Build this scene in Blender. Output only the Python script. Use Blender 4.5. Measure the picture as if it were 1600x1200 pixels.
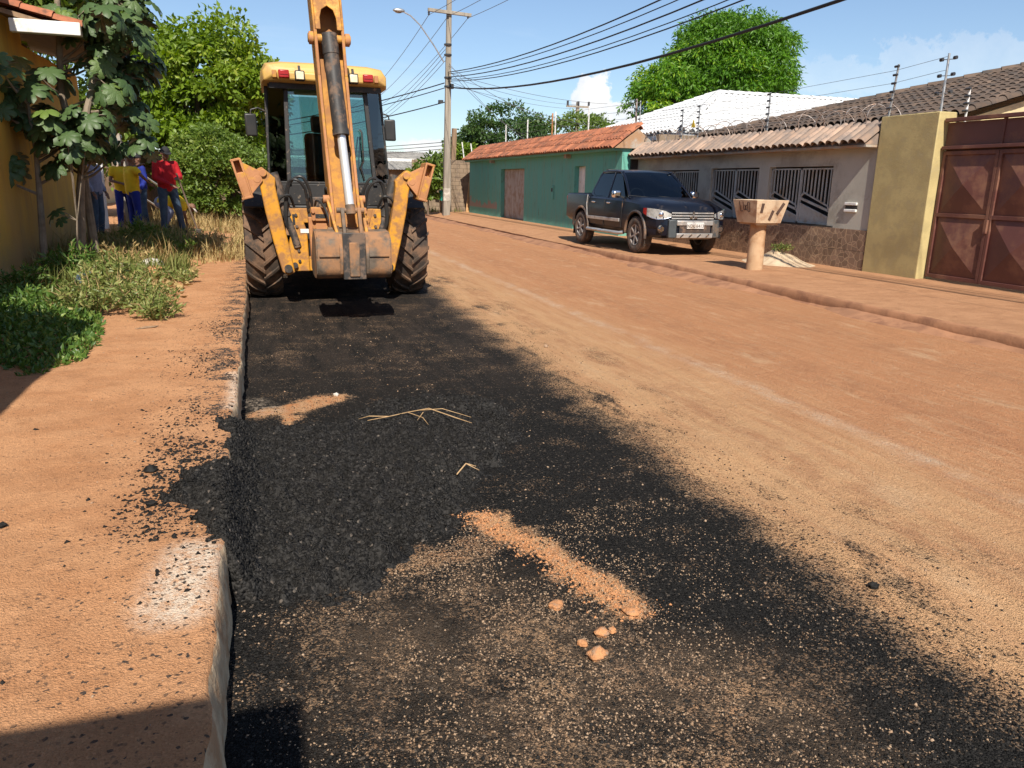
import bpy, bmesh, math, random
import numpy as np
from mathutils import Vector, Matrix
for o in list(bpy.data.objects): bpy.data.objects.remove(o)
SC = bpy.context.scene
COL = SC.collection
rnd = random.Random(7)
NR = np.random.default_rng(11)
PI = math.pi
R = math.radians
# ---------------------------------------------------------------- camera
def cam_axes(psi, th, ro):
    f = Vector((math.sin(psi)*math.cos(th), math.cos(psi)*math.cos(th), -math.sin(th)))
    r = Vector((math.cos(psi), -math.sin(psi), 0)); d = f.cross(r)
    c, s = math.cos(ro), math.sin(ro)
    return c*r + s*d, -s*r + c*d, f
cr, cd, cf = cam_axes(R(18.130), R(14.631), R(-1.1))
cam = bpy.data.cameras.new('camera'); camo = bpy.data.objects.new('camera', cam); COL.objects.link(camo)
cam.sensor_width = 36; cam.lens = 27.0; cam.clip_start = 0.05; cam.clip_end = 3000
m = Matrix((cr, -cd, -cf)).transposed().to_4x4(); m.translation = (0, 0, 1.55)
camo.matrix_world = m
SC.camera = camo
# ---------------------------------------------------------------- sky, sun, exposure
LDIR = Vector((0.18, 1.0, -1.02)).normalized()
wd = bpy.data.worlds.new('World'); SC.world = wd; wd.use_nodes = True
def build_world():
    t = wd.node_tree; n = t.nodes; l = t.links; n.clear()
    out = n.new('ShaderNodeOutputWorld'); bg = n.new('ShaderNodeBackground'); bg.inputs[1].default_value = 0.085
    sky = n.new('ShaderNodeTexSky'); sky.sky_type = 'NISHITA'; sky.sun_disc = False
    sky.sun_elevation = math.asin(-LDIR.z); sky.sun_rotation = math.atan2(-LDIR.x, -LDIR.y)
    sky.air_density = 1.0; sky.dust_density = 0.25; sky.ozone_density = 4.5
    tc = n.new('ShaderNodeTexCoord')
    def mt(op, a, b=None, c=None, clamp=False):
        q = n.new('ShaderNodeMath'); q.operation = op; q.use_clamp = clamp
        for i, v in enumerate((a, b, c)):
            if v is None: continue
            if isinstance(v, (int, float)): q.inputs[i].default_value = v
            else: l.new(v, q.inputs[i])
        return q.outputs[0]
    def noise(vec, s, d, r=.55):
        q = n.new('ShaderNodeTexNoise'); q.inputs['Scale'].default_value = s; q.inputs['Detail'].default_value = d; q.inputs['Roughness'].default_value = r
        l.new(vec, q.inputs['Vector']); return q.outputs[0]
    sep = n.new('ShaderNodeSeparateXYZ'); l.new(tc.outputs['Generated'], sep.inputs[0])
    # thin high streaks: project the direction on a plane overhead
    zz = mt('ADD', sep.outputs[2], 0.12)
    cx = mt('DIVIDE', sep.outputs[0], zz); cy = mt('DIVIDE', sep.outputs[1], zz)
    cmb = n.new('ShaderNodeCombineXYZ'); l.new(mt('MULTIPLY', cx, .55), cmb.inputs[0]); l.new(mt('MULTIPLY', cy, .9), cmb.inputs[1])
    ci = noise(cmb.outputs[0], .75, 7, .6)
    ci = mt('MULTIPLY', mt('MULTIPLY_ADD', ci, 2.6, -1.12, True), .42)
    veil = mt('MULTIPLY', mt('SUBTRACT', 1.0, mt('MULTIPLY', sep.outputs[2], 2.2, None, True), None, True), .10)
    thin = mt('MAXIMUM', ci, veil)
    # heaped clouds low over the horizon, scattered all round by noise plus the two the street looks at
    wn = noise(tc.outputs['Generated'], 34, 9, .66)
    wn2 = noise(tc.outputs['Generated'], 7, 4, .5)
    heap = None
    def blob(px, py, w, h, amp):
        v = cr*((px-800)/1200) + cd*((py-600)/1200) + cf; v.normalize()
        az = Vector((v.y, -v.x, 0)).normalized(); up = az.cross(v).normalized()
        dv = n.new('ShaderNodeVectorMath'); dv.operation = 'SUBTRACT'; l.new(tc.outputs['Generated'], dv.inputs[0]); dv.inputs[1].default_value = v
        def dot(a):
            q = n.new('ShaderNodeVectorMath'); q.operation = 'DOT_PRODUCT'; l.new(dv.outputs[0], q.inputs[0]); q.inputs[1].default_value = a; return q.outputs['Value']
        a = mt('DIVIDE', dot(az), w/1300); b = mt('DIVIDE', dot(up), h/1300)
        d = mt('SQRT', mt('ADD', mt('MULTIPLY', a, a), mt('MULTIPLY', b, b)))
        d = mt('ADD', d, mt('MULTIPLY_ADD', wn, 2.6, -1.3))
        return mt('MULTIPLY', mt('MULTIPLY_ADD', d, -5.0, 5.2, True), amp)
    for a in ((934, 146, 30, 30, 1.0), (912, 152, 18, 16, .9), (948, 180, 46, 26, .9), (665, 236, 44, 20, .85), (1330, 120, 150, 26, .16), (1520, 95, 170, 30, .22)):
        b = blob(*a); heap = b if heap is None else mt('MAXIMUM', heap, b)
    mx = n.new('ShaderNodeMix'); mx.data_type = 'RGBA'
    l.new(thin, mx.inputs['Factor']); l.new(sky.outputs[0], mx.inputs['A']); mx.inputs['B'].default_value = (7.6, 8.2, 9.0, 1)
    mx2 = n.new('ShaderNodeMix'); mx2.data_type = 'RGBA'
    l.new(heap, mx2.inputs['Factor']); l.new(mx.outputs['Result'], mx2.inputs['A'])
    cc = n.new('ShaderNodeMix'); cc.data_type = 'RGBA'; l.new(mt('MULTIPLY_ADD', wn, 2.4, -.75, True), cc.inputs['Factor'])
    cc.inputs['A'].default_value = (6.6, 7.0, 7.6, 1); cc.inputs['B'].default_value = (9.6, 9.3, 8.8, 1)
    l.new(cc.outputs['Result'], mx2.inputs['B'])
    l.new(mx2.outputs['Result'], bg.inputs[0]); l.new(bg.outputs[0], out.inputs[0])
build_world()
sun = bpy.data.lights.new('sun', 'SUN'); sun.energy = 5.0; sun.angle = R(0.53); sun.color = (1.0, 0.93, 0.82)
suno = bpy.data.objects.new('sun', sun); COL.objects.link(suno); suno.rotation_euler = LDIR.to_track_quat('-Z', 'Y').to_euler(); suno.location = (-3, -8, 20)
vs = SC.view_settings; vs.view_transform = 'Standard'; vs.look = 'None'; vs.gamma = 1; vs.use_curve_mapping = False
vs.exposure = 0.60
# ---------------------------------------------------------------- mesh helpers
def link(o, parent=None):
    COL.objects.link(o)
    if parent: o.parent = parent
    return o
def tag(o, label=None, cat=None, group=None, kind=None):
    for k, v in (('label', label), ('category', cat), ('group', group), ('kind', kind)):
        if v: o[k] = v
    return o
def thing(name, label, cat, loc=(0,0,0), rz=0, group=None):
    o = bpy.data.objects.new(name, None); o.empty_display_size = .1
    o.location = loc; o.rotation_euler = (0, 0, rz); link(o)
    return tag(o, label, cat, group)
class MB:
    def __init__(s): s.v = []; s.f = []
    def add(s, vs_, fs):
        b = len(s.v); s.v += [tuple(p) for p in vs_]; s.f += [tuple(i+b for i in q) for q in fs]; return s
    def box(s, c, d, rot=None):
        c = Vector(c); vs_ = []
        for x in (-.5, .5):
            for y in (-.5, .5):
                for z in (-.5, .5):
                    p = Vector((x*d[0], y*d[1], z*d[2]))
                    vs_.append(c + (rot @ p if rot else p))
        return s.add(vs_, [(0,1,3,2),(4,6,7,5),(0,4,5,1),(2,3,7,6),(0,2,6,4),(1,5,7,3)])
    def bb(s, x0, x1, y0, y1, z0, z1): return s.box(((x0+x1)/2,(y0+y1)/2,(z0+z1)/2),(abs(x1-x0),abs(y1-y0),abs(z1-z0)))
    def bar(s, p, q, w, h, up=(0,0,1), w2=None, h2=None):
        p = Vector(p); q = Vector(q); d = (q-p).normalized(); u = Vector(up); sd = d.cross(u)
        if sd.length < 1e-4: sd = d.cross(Vector((1,0,0)))
        sd.normalize(); u = sd.cross(d).normalized(); w2 = w if w2 is None else w2; h2 = h if h2 is None else h2
        vs_ = [p+sd*a*w/2+u*b*h/2 for a, b in ((-1,-1),(1,-1),(1,1),(-1,1))] + [q+sd*a*w2/2+u*b*h2/2 for a, b in ((-1,-1),(1,-1),(1,1),(-1,1))]
        return s.add(vs_, [(0,1,2,3),(7,6,5,4),(0,4,5,1),(1,5,6,2),(2,6,7,3),(3,7,4,0)])
    def hose(s, pts, r, n=8):
        P = [Vector(p) for p in pts]; Q = [P[0]+(P[0]-P[1])]+P+[P[-1]+(P[-1]-P[-2])]; out = []
        for i in range(1, len(Q)-2):
            for k in range(5):
                t = k/5; a, b, c, d = Q[i-1:i+3]; out.append(.5*((2*b)+(c-a)*t+(2*a-5*b+4*c-d)*t*t+(3*b-a-3*c+d)*t**3))
        return s.tube(out+[P[-1]], r, n)
    def tube(s, pts, r, n=8, cap=True):
        P = [Vector(p) for p in pts]; N = len(P); rr = r if isinstance(r, (list, tuple)) else [r]*N
        t0 = (P[1]-P[0]).normalized(); nx = t0.orthogonal().normalized(); rings = []
        for i in range(N):
            t = ((P[min(i+1,N-1)]-P[max(i-1,0)])).normalized()
            nx = (nx - t*nx.dot(t)); nx = nx.normalized() if nx.length > 1e-6 else t.orthogonal().normalized()
            b = t.cross(nx)
            rings.append([P[i]+(nx*math.cos(2*PI*k/n)+b*math.sin(2*PI*k/n))*rr[i] for k in range(n)])
        vs_ = [p for q in rings for p in q]; fs = []
        for i in range(N-1):
            for k in range(n): fs.append((i*n+k, i*n+(k+1)%n, (i+1)*n+(k+1)%n, (i+1)*n+k))
        if cap: fs += [tuple(range(n-1,-1,-1)), tuple((N-1)*n+k for k in range(n))]
        return s.add(vs_, fs)
    def cyl(s, p, q, r, r2=None, n=16): return s.tube([p, q], [r, r if r2 is None else r2], n)
    def lathe(s, prof, c=(0,0,0), axis='z', n=24):
        vs_ = []; fs = []; c = Vector(c); m_ = len(prof)
        for k in range(n):
            a = 2*PI*k/n
            for r, h in prof:
                p = {'z': (r*math.cos(a), r*math.sin(a), h), 'x': (h, r*math.cos(a), r*math.sin(a)), 'y': (r*math.sin(a), h, r*math.cos(a))}[axis]
                vs_.append(c+Vector(p))
        for k in range(n):
            for i in range(m_-1): fs.append((k*m_+i, ((k+1)%n)*m_+i, ((k+1)%n)*m_+i+1, k*m_+i+1))
        return s.add(vs_, fs)
    def prism(s, poly, axis, a, b):
        def P(u, v, w): return {'x': (w,u,v), 'y': (u,w,v), 'z': (u,v,w)}[axis]
        n = len(poly); vs_ = [P(u,v,a) for u,v in poly]+[P(u,v,b) for u,v in poly]
        fs = [tuple(range(n-1,-1,-1)), tuple(range(n,2*n))]+[(i,(i+1)%n,n+(i+1)%n,n+i) for i in range(n)]
        return s.add(vs_, fs)
    def sphere(s, c, r, n=12, mrings=8):
        if isinstance(r, (int,float)): r = (r,r,r)
        vs_ = []; fs = []
        for i in range(mrings+1):
            th = PI*i/mrings
            for k in range(n):
                a = 2*PI*k/n; vs_.append((c[0]+r[0]*math.sin(th)*math.cos(a), c[1]+r[1]*math.sin(th)*math.sin(a), c[2]+r[2]*math.cos(th)))
        for i in range(mrings):
            for k in range(n): fs.append((i*n+k, (i+1)*n+k, (i+1)*n+(k+1)%n, i*n+(k+1)%n))
        return s.add(vs_, fs)
    def xf(s, fn): s.v = [tuple(fn(*p)) for p in s.v]; return s
    def mesh(s, name, mat, smooth=38):
        me = bpy.data.meshes.new(name); me.from_pydata(s.v, [], s.f)
        b = bmesh.new(); b.from_mesh(me); bmesh.ops.remove_doubles(b, verts=b.verts, dist=1e-5); bmesh.ops.recalc_face_normals(b, faces=b.faces); b.to_mesh(me); b.free()
        if mat: me.materials.append(mat)
        if smooth:
            me.shade_smooth(); me.set_sharp_from_angle(angle=R(smooth))
        return me
    def build(s, name, mat, parent=None, bevel=0, smooth=38, loc=None, seg=2):
        o = bpy.data.objects.new(name, s.mesh(name, mat, smooth)); link(o, parent)
        if loc: o.location = loc
        if bevel:
            b = o.modifiers.new('bevel', 'BEVEL'); b.width = bevel; b.segments = seg; b.limit_method = 'ANGLE'; b.angle_limit = R(35); b.harden_normals = False
        return o
def inst(me, name, parent, loc=(0,0,0), rot=(0,0,0), sc=(1,1,1)):
    o = bpy.data.objects.new(name, me); link(o, parent); o.location = loc; o.rotation_euler = rot; o.scale = sc; return o
def npmesh(name, V, F, mat, attr=None, smooth=False):
    me = bpy.data.meshes.new(name); V = np.asarray(V, np.float32); F = np.asarray(F, np.int32); k = F.shape[1]
    me.vertices.add(len(V)); me.vertices.foreach_set('co', V.ravel())
    me.loops.add(F.size); me.loops.foreach_set('vertex_index', F.ravel())
    me.polygons.add(len(F)); me.polygons.foreach_set('loop_start', np.arange(0, F.size, k, dtype=np.int32))
    try: me.polygons.foreach_set('loop_total', np.full(len(F), k, np.int32))
    except Exception: pass
    if attr is not None:
        a = me.attributes.new('rnd', 'FLOAT', 'POINT'); a.data.foreach_set('value', np.asarray(attr, np.float32))
    me.update(calc_edges=True); me.validate()
    if mat: me.materials.append(mat)
    if smooth: me.shade_smooth()
    return me
def grid(name, xs, ys, zf, mat, parent=None, smooth=True):
    X, Y = np.meshgrid(xs, ys); Z = zf(X, Y); V = np.stack([X, Y, Z], -1).reshape(-1, 3); nx = len(xs); ny = len(ys)
    i = np.arange(ny-1)[:,None]*nx+np.arange(nx-1)[None,:]; i = i.ravel()
    F = np.stack([i, i+1, i+nx+1, i+nx], 1)
    return link(bpy.data.objects.new(name, npmesh(name, V, F, mat, None, smooth)), parent)
def vnoise(x, y, s, seed=0):
    "value noise on arrays"
    x = np.asarray(x)*s; y = np.asarray(y)*s; xi = np.floor(x).astype(int); yi = np.floor(y).astype(int); fx = x-xi; fy = y-yi
    fx = fx*fx*(3-2*fx); fy = fy*fy*(3-2*fy)
    def h(a, b):
        q = (a*374761393+b*668265263+seed*1442695041) & 0x7fffffff; q = ((q ^ (q >> 13))*1274126177) & 0x7fffffff; return ((q ^ (q >> 16)) & 0xffff)/65535.
    return (h(xi,yi)*(1-fx)+h(xi+1,yi)*fx)*(1-fy)+(h(xi,yi+1)*(1-fx)+h(xi+1,yi+1)*fx)*fy
def fbm(x, y, s, o=4, seed=0):
    r = 0; a = .5
    for k in range(o): r = r+a*vnoise(x, y, s*2**k, seed+k*17); a *= .5
    return r
# ---------------------------------------------------------------- material helpers
class NT:
    def __init__(s, name):
        s.m = bpy.data.materials.new(name); s.m.use_nodes = True; s.t = s.m.node_tree; s.n = s.t.nodes; s.l = s.t.links
        s.b = s.n['Principled BSDF']; s.g = s.n.new('ShaderNodeNewGeometry'); s.pos = s.g.outputs['Position']
    def put(s, sock, v):
        if isinstance(v, (int, float)): sock.default_value = v
        elif isinstance(v, tuple): sock.default_value = v if len(v) == len(sock.default_value) else (*v, 1)
        else: s.l.new(v, sock)
    def math(s, op, a, b=None, c=None, clamp=False):
        q = s.n.new('ShaderNodeMath'); q.operation = op; q.use_clamp = clamp
        for i, v in enumerate((a, b, c)):
            if v is not None: s.put(q.inputs[i], v)
        return q.outputs[0]
    def step(s, v, a, b):
        q = s.n.new('ShaderNodeMapRange'); q.interpolation_type = 'SMOOTHSTEP'; s.put(q.inputs[0], v); q.inputs[1].default_value = a; q.inputs[2].default_value = b
        return q.outputs[0]
    def mix(s, f, a, b, mode='MIX'):
        q = s.n.new('ShaderNodeMix'); q.data_type = 'RGBA'; q.blend_type = mode; s.put(q.inputs['Factor'], f); s.put(q.inputs['A'], a); s.put(q.inputs['B'], b); return q.outputs['Result']
    def scale(s, v, k):
        q = s.n.new('ShaderNodeVectorMath'); q.operation = 'MULTIPLY'; s.put(q.inputs[0], v); q.inputs[1].default_value = k; return q.outputs[0]
    def noise(s, sc, d=4, r=.55, vec=None, out=0, dist=0):
        q = s.n.new('ShaderNodeTexNoise'); q.inputs['Scale'].default_value = sc; q.inputs['Detail'].default_value = d; q.inputs['Roughness'].default_value = r; q.inputs['Distortion'].default_value = dist
        s.l.new(vec if vec is not None else s.pos, q.inputs['Vector']); return q.outputs[out]
    def vor(s, sc, out='Distance', feat='F1', vec=None, rand=1):
        q = s.n.new('ShaderNodeTexVoronoi'); q.feature = feat; q.inputs['Scale'].default_value = sc; q.inputs['Randomness'].default_value = rand
        s.l.new(vec if vec is not None else s.pos, q.inputs['Vector']); return q.outputs[out]
    def xyz(s, v=None):
        q = s.n.new('ShaderNodeSeparateXYZ'); s.l.new(v if v is not None else s.pos, q.inputs[0]); return q.outputs
    def bump(s, h, st=.5, dist=.01, prev=None):
        q = s.n.new('ShaderNodeBump'); q.inputs['Strength'].default_value = st; q.inputs['Distance'].default_value = dist; s.l.new(h, q.inputs['Height'])
        if prev is not None: s.l.new(prev, q.inputs['Normal'])
        return q.outputs[0]
    def done(s, col=None, rough=None, metal=None, nrm=None, spec=None, coat=None):
        for k, v in (('Base Color', col), ('Roughness', rough), ('Metallic', metal), ('Normal', nrm), ('Specular IOR Level', spec), ('Coat Weight', coat)):
            if v is not None: s.put(s.b.inputs[k], v)
        return s.m
def mat(name, c, c2=None, sc=3, rough=.7, metal=0, dirt=None, damt=.4, dsc=2.5, bump=.15, bsc=60, spec=.4, coat=0, orand=0, streak=None):
    q = NT(name)
    c2 = c2 or tuple(x*.75 for x in c)
    vec = q.scale(q.pos, streak) if streak else None
    col = q.mix(q.step(q.noise(sc, 5, .6, vec), .35, .68), c, c2)
    rg = rough
    if orand:
        oi = q.n.new('ShaderNodeObjectInfo'); k = q.math('MULTIPLY_ADD', oi.outputs['Random'], orand*2, 1-orand)
        hs = q.n.new('ShaderNodeHueSaturation'); q.l.new(k, hs.inputs['Value']); q.l.new(col, hs.inputs['Color']); col = hs.outputs[0]
    if dirt:
        dm = q.step(q.noise(dsc, 8, .68), .62-damt*.4, .74-damt*.25)
        col = q.mix(q.math('MULTIPLY', dm, .9), col, dirt); rg = q.math('MULTIPLY_ADD', dm, .85-rough, rough)
        if metal: metal = q.math('MULTIPLY_ADD', dm, -metal, metal)
    nrm = q.bump(q.noise(bsc, 5, .6), bump, .01) if bump else None
    return q.done(col, rg, metal, nrm, spec, coat)
# ---------------------------------------------------------------- materials
DUST = (.40, .20, .095)
MT = {}
MT['concrete'] = mat('concrete', (.36,.32,.27), (.26,.23,.19), 2.2, .9, dirt=(.33,.18,.09), damt=.5, bump=.4, bsc=45)
MT['pole'] = mat('pole_concrete', (.30,.26,.21), (.20,.175,.14), 1.6, .9, bump=.4, bsc=50, streak=(6,6,.5))
MT['grey_plaster'] = mat('grey_plaster', (.43,.405,.345), (.355,.335,.285), 1.1, .85, dirt=(.27,.25,.21), damt=.35, dsc=1.3, bump=.25, bsc=70)
MT['ochre'] = mat('ochre_plaster', (.46,.37,.17), (.36,.285,.13), 3.0, .85, dirt=(.38,.31,.16), damt=.30, dsc=6, bump=.35, bsc=40)
MT['cream'] = mat('cream_plaster', (.66,.55,.30), (.55,.45,.25), 1.5, .85, dirt=(.42,.36,.23), damt=.35, bump=.25)
MT['brown_metal'] = mat('brown_gate_paint', (.125,.046,.036), (.10,.037,.029), 1.5, .5, dirt=(.21,.10,.06), damt=.4, dsc=1.8, bump=.05, spec=.45)
MT['grille'] = mat('grey_grille_paint', (.36,.37,.36), (.29,.295,.285), 4, .5, dirt=(.30,.22,.14), damt=.25, bump=.05)
MT['shade_and_trim'] = mat('interior_shade_and_trim', (.05,.045,.04), (.035,.03,.028), 2, .9, bump=0)  # near-black colour paints in shade behind openings; also sill and meter window
MT['tile_red'] = mat('clay_tile_orange', (.345,.125,.06), (.245,.085,.045), 2.5, .85, dirt=(.12,.06,.04), damt=.35, dsc=3, bump=.2, orand=.28)
MT['tile_pink'] = mat('clay_tile_faded', (.345,.235,.17), (.26,.19,.145), 2.5, .85, dirt=(.18,.145,.125), damt=.48, dsc=3, bump=.2, orand=.25)
MT['tile_dark'] = mat('clay_tile_blackened', (.115,.078,.055), (.078,.053,.039), 2.0, .9, dirt=(.05,.042,.037), damt=.45, dsc=3, bump=.2, orand=.28)
MT['tile_white'] = mat('white_painted_roof', (.64,.64,.63), (.56,.56,.56), 1.5, .6, dirt=(.5,.5,.48), damt=.15, bump=.1)
MT['white'] = mat('white_paint', (.74,.73,.70), (.62,.61,.58), 3, .6, dirt=(.45,.38,.3), damt=.25, bump=.05)
MT['steel'] = mat('galvanised_steel', (.52,.52,.51), (.40,.40,.39), 8, .42, metal=.8, bump=.05)
MT['rust_wire'] = mat('rusty_wire', (.22,.14,.10), (.36,.33,.31), 9, .55, metal=.5, bump=0)
MT['cable'] = mat('black_cable', (.018,.018,.02), (.012,.012,.014), 3, .6, bump=0)
MT['alu_cable'] = mat('aluminium_cable', (.16,.16,.165), (.11,.11,.115), 3, .5, metal=.4, bump=0)
MT['black_plastic'] = mat('black_plastic', (.02,.02,.021), (.03,.028,.026), 4, .45, dirt=DUST, damt=.1, bump=.05)
MT['insul'] = mat('dark_insulator', (.03,.03,.035), (.05,.05,.05), 5, .35, bump=0)
MT['yellow'] = mat('machine_yellow_paint', (.60,.275,.018), (.48,.215,.02), 2.5, .5, dirt=(.27,.13,.055), damt=.55, dsc=7, bump=.08, bsc=30, spec=.45)
MT['yellow_roof'] = mat('faded_yellow_roof', (.55,.345,.095), (.47,.29,.08), 1.2, .5, dirt=(.38,.22,.09), damt=.2, dsc=4, bump=.05)
MT['rust_orange'] = mat('dirty_orange_steel', (.42,.19,.085), (.34,.15,.06), 4, .75, dirt=(.5,.26,.03), damt=.3, dsc=6, bump=.3, bsc=35)
MT['bucket'] = mat('worn_bucket_steel', (.15,.115,.085), (.085,.065,.048), 7, .65, metal=.1, dirt=(.30,.15,.07), damt=.55, dsc=4, bump=.35, bsc=30)
MT['chrome'] = mat('chrome_rod', (.85,.85,.86), (.8,.8,.82), 3, .12, metal=1, bump=0)
MT['rod'] = mat('polished_rod', (.80,.79,.77), (.72,.71,.69), 3, .32, metal=.55, bump=0)
MT['yellow_dirty'] = mat('dirty_yellow_paint', (.52,.24,.025), (.42,.19,.03), 3, .6, dirt=(.30,.14,.06), damt=.62, dsc=5, bump=.1, bsc=30)
MT['black_steel'] = mat('black_cylinder_paint', (.03,.028,.027), (.045,.04,.036), 5, .5, dirt=(.17,.11,.075), damt=.42, dsc=7, bump=.1, streak=(1,1,.4))
MT['machine_black'] = mat('machine_black_panel', (.022,.021,.021), (.03,.028,.027), 3, .5, dirt=(.30,.22,.15), damt=.12, dsc=16, bump=.05)
MT['tyre'] = mat('dusty_rubber', (.045,.036,.03), (.065,.045,.032), 3, .9, dirt=(.17,.098,.058), damt=.52, dsc=5, bump=.4, bsc=60)
MT['tyre_car'] = mat('car_tyre_rubber', (.05,.043,.038), (.075,.06,.05), 5, .9, dirt=(.15,.095,.062), damt=.45, dsc=6, bump=.2)
MT['alloy'] = mat('alloy_wheel', (.42,.40,.39), (.3,.28,.27), 6, .4, metal=.6, dirt=(.2,.14,.1), damt=.3, bump=0)
MT['car_black'] = mat('car_dark_blue_paint', (.006,.008,.017), (.006,.008,.014), 1.5, .28, dirt=(.05,.04,.035), damt=.05, dsc=2.2, bump=0, spec=.22, coat=.15)
MT['car_dusty'] = mat('dusty_lower_panel', (.03,.028,.03), (.07,.05,.04), 2.5, .5, dirt=(.20,.12,.075), damt=.4, dsc=4, bump=.05)
MT['silver'] = mat('silver_trim', (.55,.54,.53), (.45,.43,.41), 6, .32, metal=.6, dirt=(.36,.25,.17), damt=.25, dsc=8, bump=0)
MT['lamp_white'] = mat('work_lamp_lens', (.75,.68,.50), (.62,.55,.38), 20, .25, bump=.1, bsc=90)
MT['lamp_red'] = mat('red_lamp_lens', (.35,.02,.02), (.25,.015,.015), 12, .25, bump=.1, bsc=120)
MT['bin'] = mat('bin_concrete', (.56,.43,.29), (.48,.35,.23), 3, .9, dirt=(.36,.21,.12), damt=.4, dsc=4, bump=.4, bsc=40)
MT['bin_post'] = mat('bin_post_concrete', (.48,.32,.19), (.40,.25,.14), 3, .9, dirt=(.30,.15,.07), damt=.4, bump=.4, bsc=40)
MT['ink'] = mat('dark_carved_paint', (.06,.035,.025), (.09,.05,.035), 9, .9, bump=0)
MT['stone_tile'] = None
MT['bark'] = mat('bark', (.16,.11,.075), (.10,.07,.05), 8, .95, bump=.6, bsc=30, streak=(3,3,.6))
MT['bark_pale'] = mat('pale_bark', (.27,.22,.16), (.17,.13,.095), 6, .9, bump=.4, bsc=30)
MT['skin'] = mat('brown_skin', (.17,.085,.052), (.14,.07,.043), 9, .55, bump=0)
MT['red_cloth'] = mat('red_cloth', (.42,.008,.014), (.34,.006,.012), 7, .85, bump=.3, bsc=25)
MT['yellow_cloth'] = mat('yellow_cloth', (.70,.46,.01), (.58,.37,.01), 7, .85, bump=.3, bsc=25)
MT['denim'] = mat('blue_denim', (.05,.085,.13), (.03,.05,.085), 7, .85, bump=.3, bsc=40)
MT['blue_cloth'] = mat('royal_blue_cloth', (.008,.02,.20), (.006,.014,.14), 7, .85, bump=.3, bsc=25)
MT['grey_cloth'] = mat('grey_blue_cloth', (.22,.24,.33), (.17,.19,.27), 7, .85, bump=.3, bsc=25)
MT['black_cloth'] = mat('black_cloth', (.013,.013,.015), (.02,.02,.022), 7, .85, bump=.2)
MT['wood'] = mat('old_wood', (.26,.17,.10), (.17,.11,.07), 3, .85, bump=.4, bsc=30, streak=(4,4,.6))
MT['pale_wood'] = mat('pale_timber', (.46,.27,.12), (.38,.21,.09), 3, .8, bump=.2, streak=(1,5,5))
MT['door_grey'] = mat('weathered_door', (.42,.37,.32), (.33,.28,.24), 2, .8, dirt=(.28,.19,.13), damt=.4, dsc=3, bump=.1, streak=(4,4,.7))
MT['block'] = mat('bare_block', (.26,.19,.13), (.19,.14,.095), 3, .95, dirt=(.15,.11,.08), damt=.4, bump=.5, bsc=30)
MT['fibre_roof'] = mat('fibre_cement_roof', (.30,.28,.25), (.20,.19,.17), 2, .9, dirt=(.14,.13,.12), damt=.4, bump=.2)
MT['turq'] = mat('turquoise_plastic', (.02,.36,.30), (.02,.28,.24), 3, .5, bump=0)
MT['clay'] = mat('red_clay', (.52,.245,.105), (.42,.19,.08), 40, .95, dirt=(.30,.2,.13), damt=.3, dsc=30, bump=1.0, bsc=90)
MT['paper'] = mat('litter_white', (.62,.58,.52), (.5,.46,.4), 9, .8, dirt=DUST, damt=.2, bump=.1)
MT['straw_twig'] = mat('dry_twig', (.50,.33,.17), (.38,.24,.12), 20, .85, bump=0)
MT['kerb_white'] = MT['concrete']
def m_green_wall():
    q = NT('green_wall_paint'); x, y, z = q.xyz()
    st = q.noise(2.2, 6, .6, q.scale(q.pos, (1, 3, .35)))
    col = q.mix(q.step(st, .38, .66), (.11,.36,.295), (.14,.325,.26))
    col = q.mix(q.math('MULTIPLY', q.step(q.noise(3.5, 6, .65, q.scale(q.pos, (1,2.4,.5))), .56, .7), .55), col, (.10,.13,.09))
    # bare patch low on the far end
    a = q.math('MULTIPLY', q.step(q.math('ADD', y, q.math('MULTIPLY', q.noise(2.2,5,.6), 2.4)), 33.3, 33.6), q.math('SUBTRACT', 1, q.step(q.math('ADD', z, q.math('MULTIPLY', q.noise(1.8,5,.6), 1.5)), 1.42, 1.5)))
    a = q.math('MULTIPLY', a, q.step(z, .42, .5))
    col = q.mix(a, col, (.30,.24,.20))
    return q.done(col, .8, 0, q.bump(q.noise(50, 5, .6), .2), .3)
MT['green'] = m_green_wall()
def m_yellow_wall():
    q = NT('yellow_house_paint'); x, y, z = q.xyz()
    col = q.mix(q.step(q.noise(1.1, 6, .6, q.scale(q.pos,(1,1.5,.5))), .35, .68), (.60,.36,.055), (.46,.27,.06))
    low = q.math('SUBTRACT', 1, q.step(q.math('ADD', z, q.math('MULTIPLY', q.noise(1.5,5,.6), 1.2)), .9, 2.0))
    col = q.mix(q.math('MULTIPLY', low, .7), col, (.30,.20,.11))
    col = q.mix(q.math('MULTIPLY', q.step(q.noise(2.3, 7, .65, q.scale(q.pos,(1,3,.4))), .55, .72), .5), col, (.25,.18,.09))
    return q.done(col, .85, 0, q.bump(q.noise(45, 5, .6), .3), .3)
MT['yellow_wall'] = m_yellow_wall()
def m_stone():
    q = NT('crazy_paving_tile'); v = q.scale(q.pos, (1, 1, 1))
    e = q.vor(8.5, 'Distance', 'DISTANCE_TO_EDGE', v); c = q.vor(8.5, 'Color', 'F1', v)
    hs = q.n.new('ShaderNodeHueSaturation'); q.l.new(q.math('MULTIPLY_ADD', q.xyz(c)[0], .5, .75), hs.inputs['Value']); hs.inputs['Color'].default_value = (.215,.140,.095,1)
    line = q.math('SUBTRACT', 1, q.step(e, .022, .05))
    col = q.mix(line, hs.outputs[0], (.40,.28,.18))
    col = q.mix(q.math('MULTIPLY', q.step(q.noise(3, 6, .65), .55, .75), .5), col, (.30,.19,.11))
    return q.done(col, .45, 0, q.bump(e, .3, .01), .4)
MT['stone_tile'] = m_stone()
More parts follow.
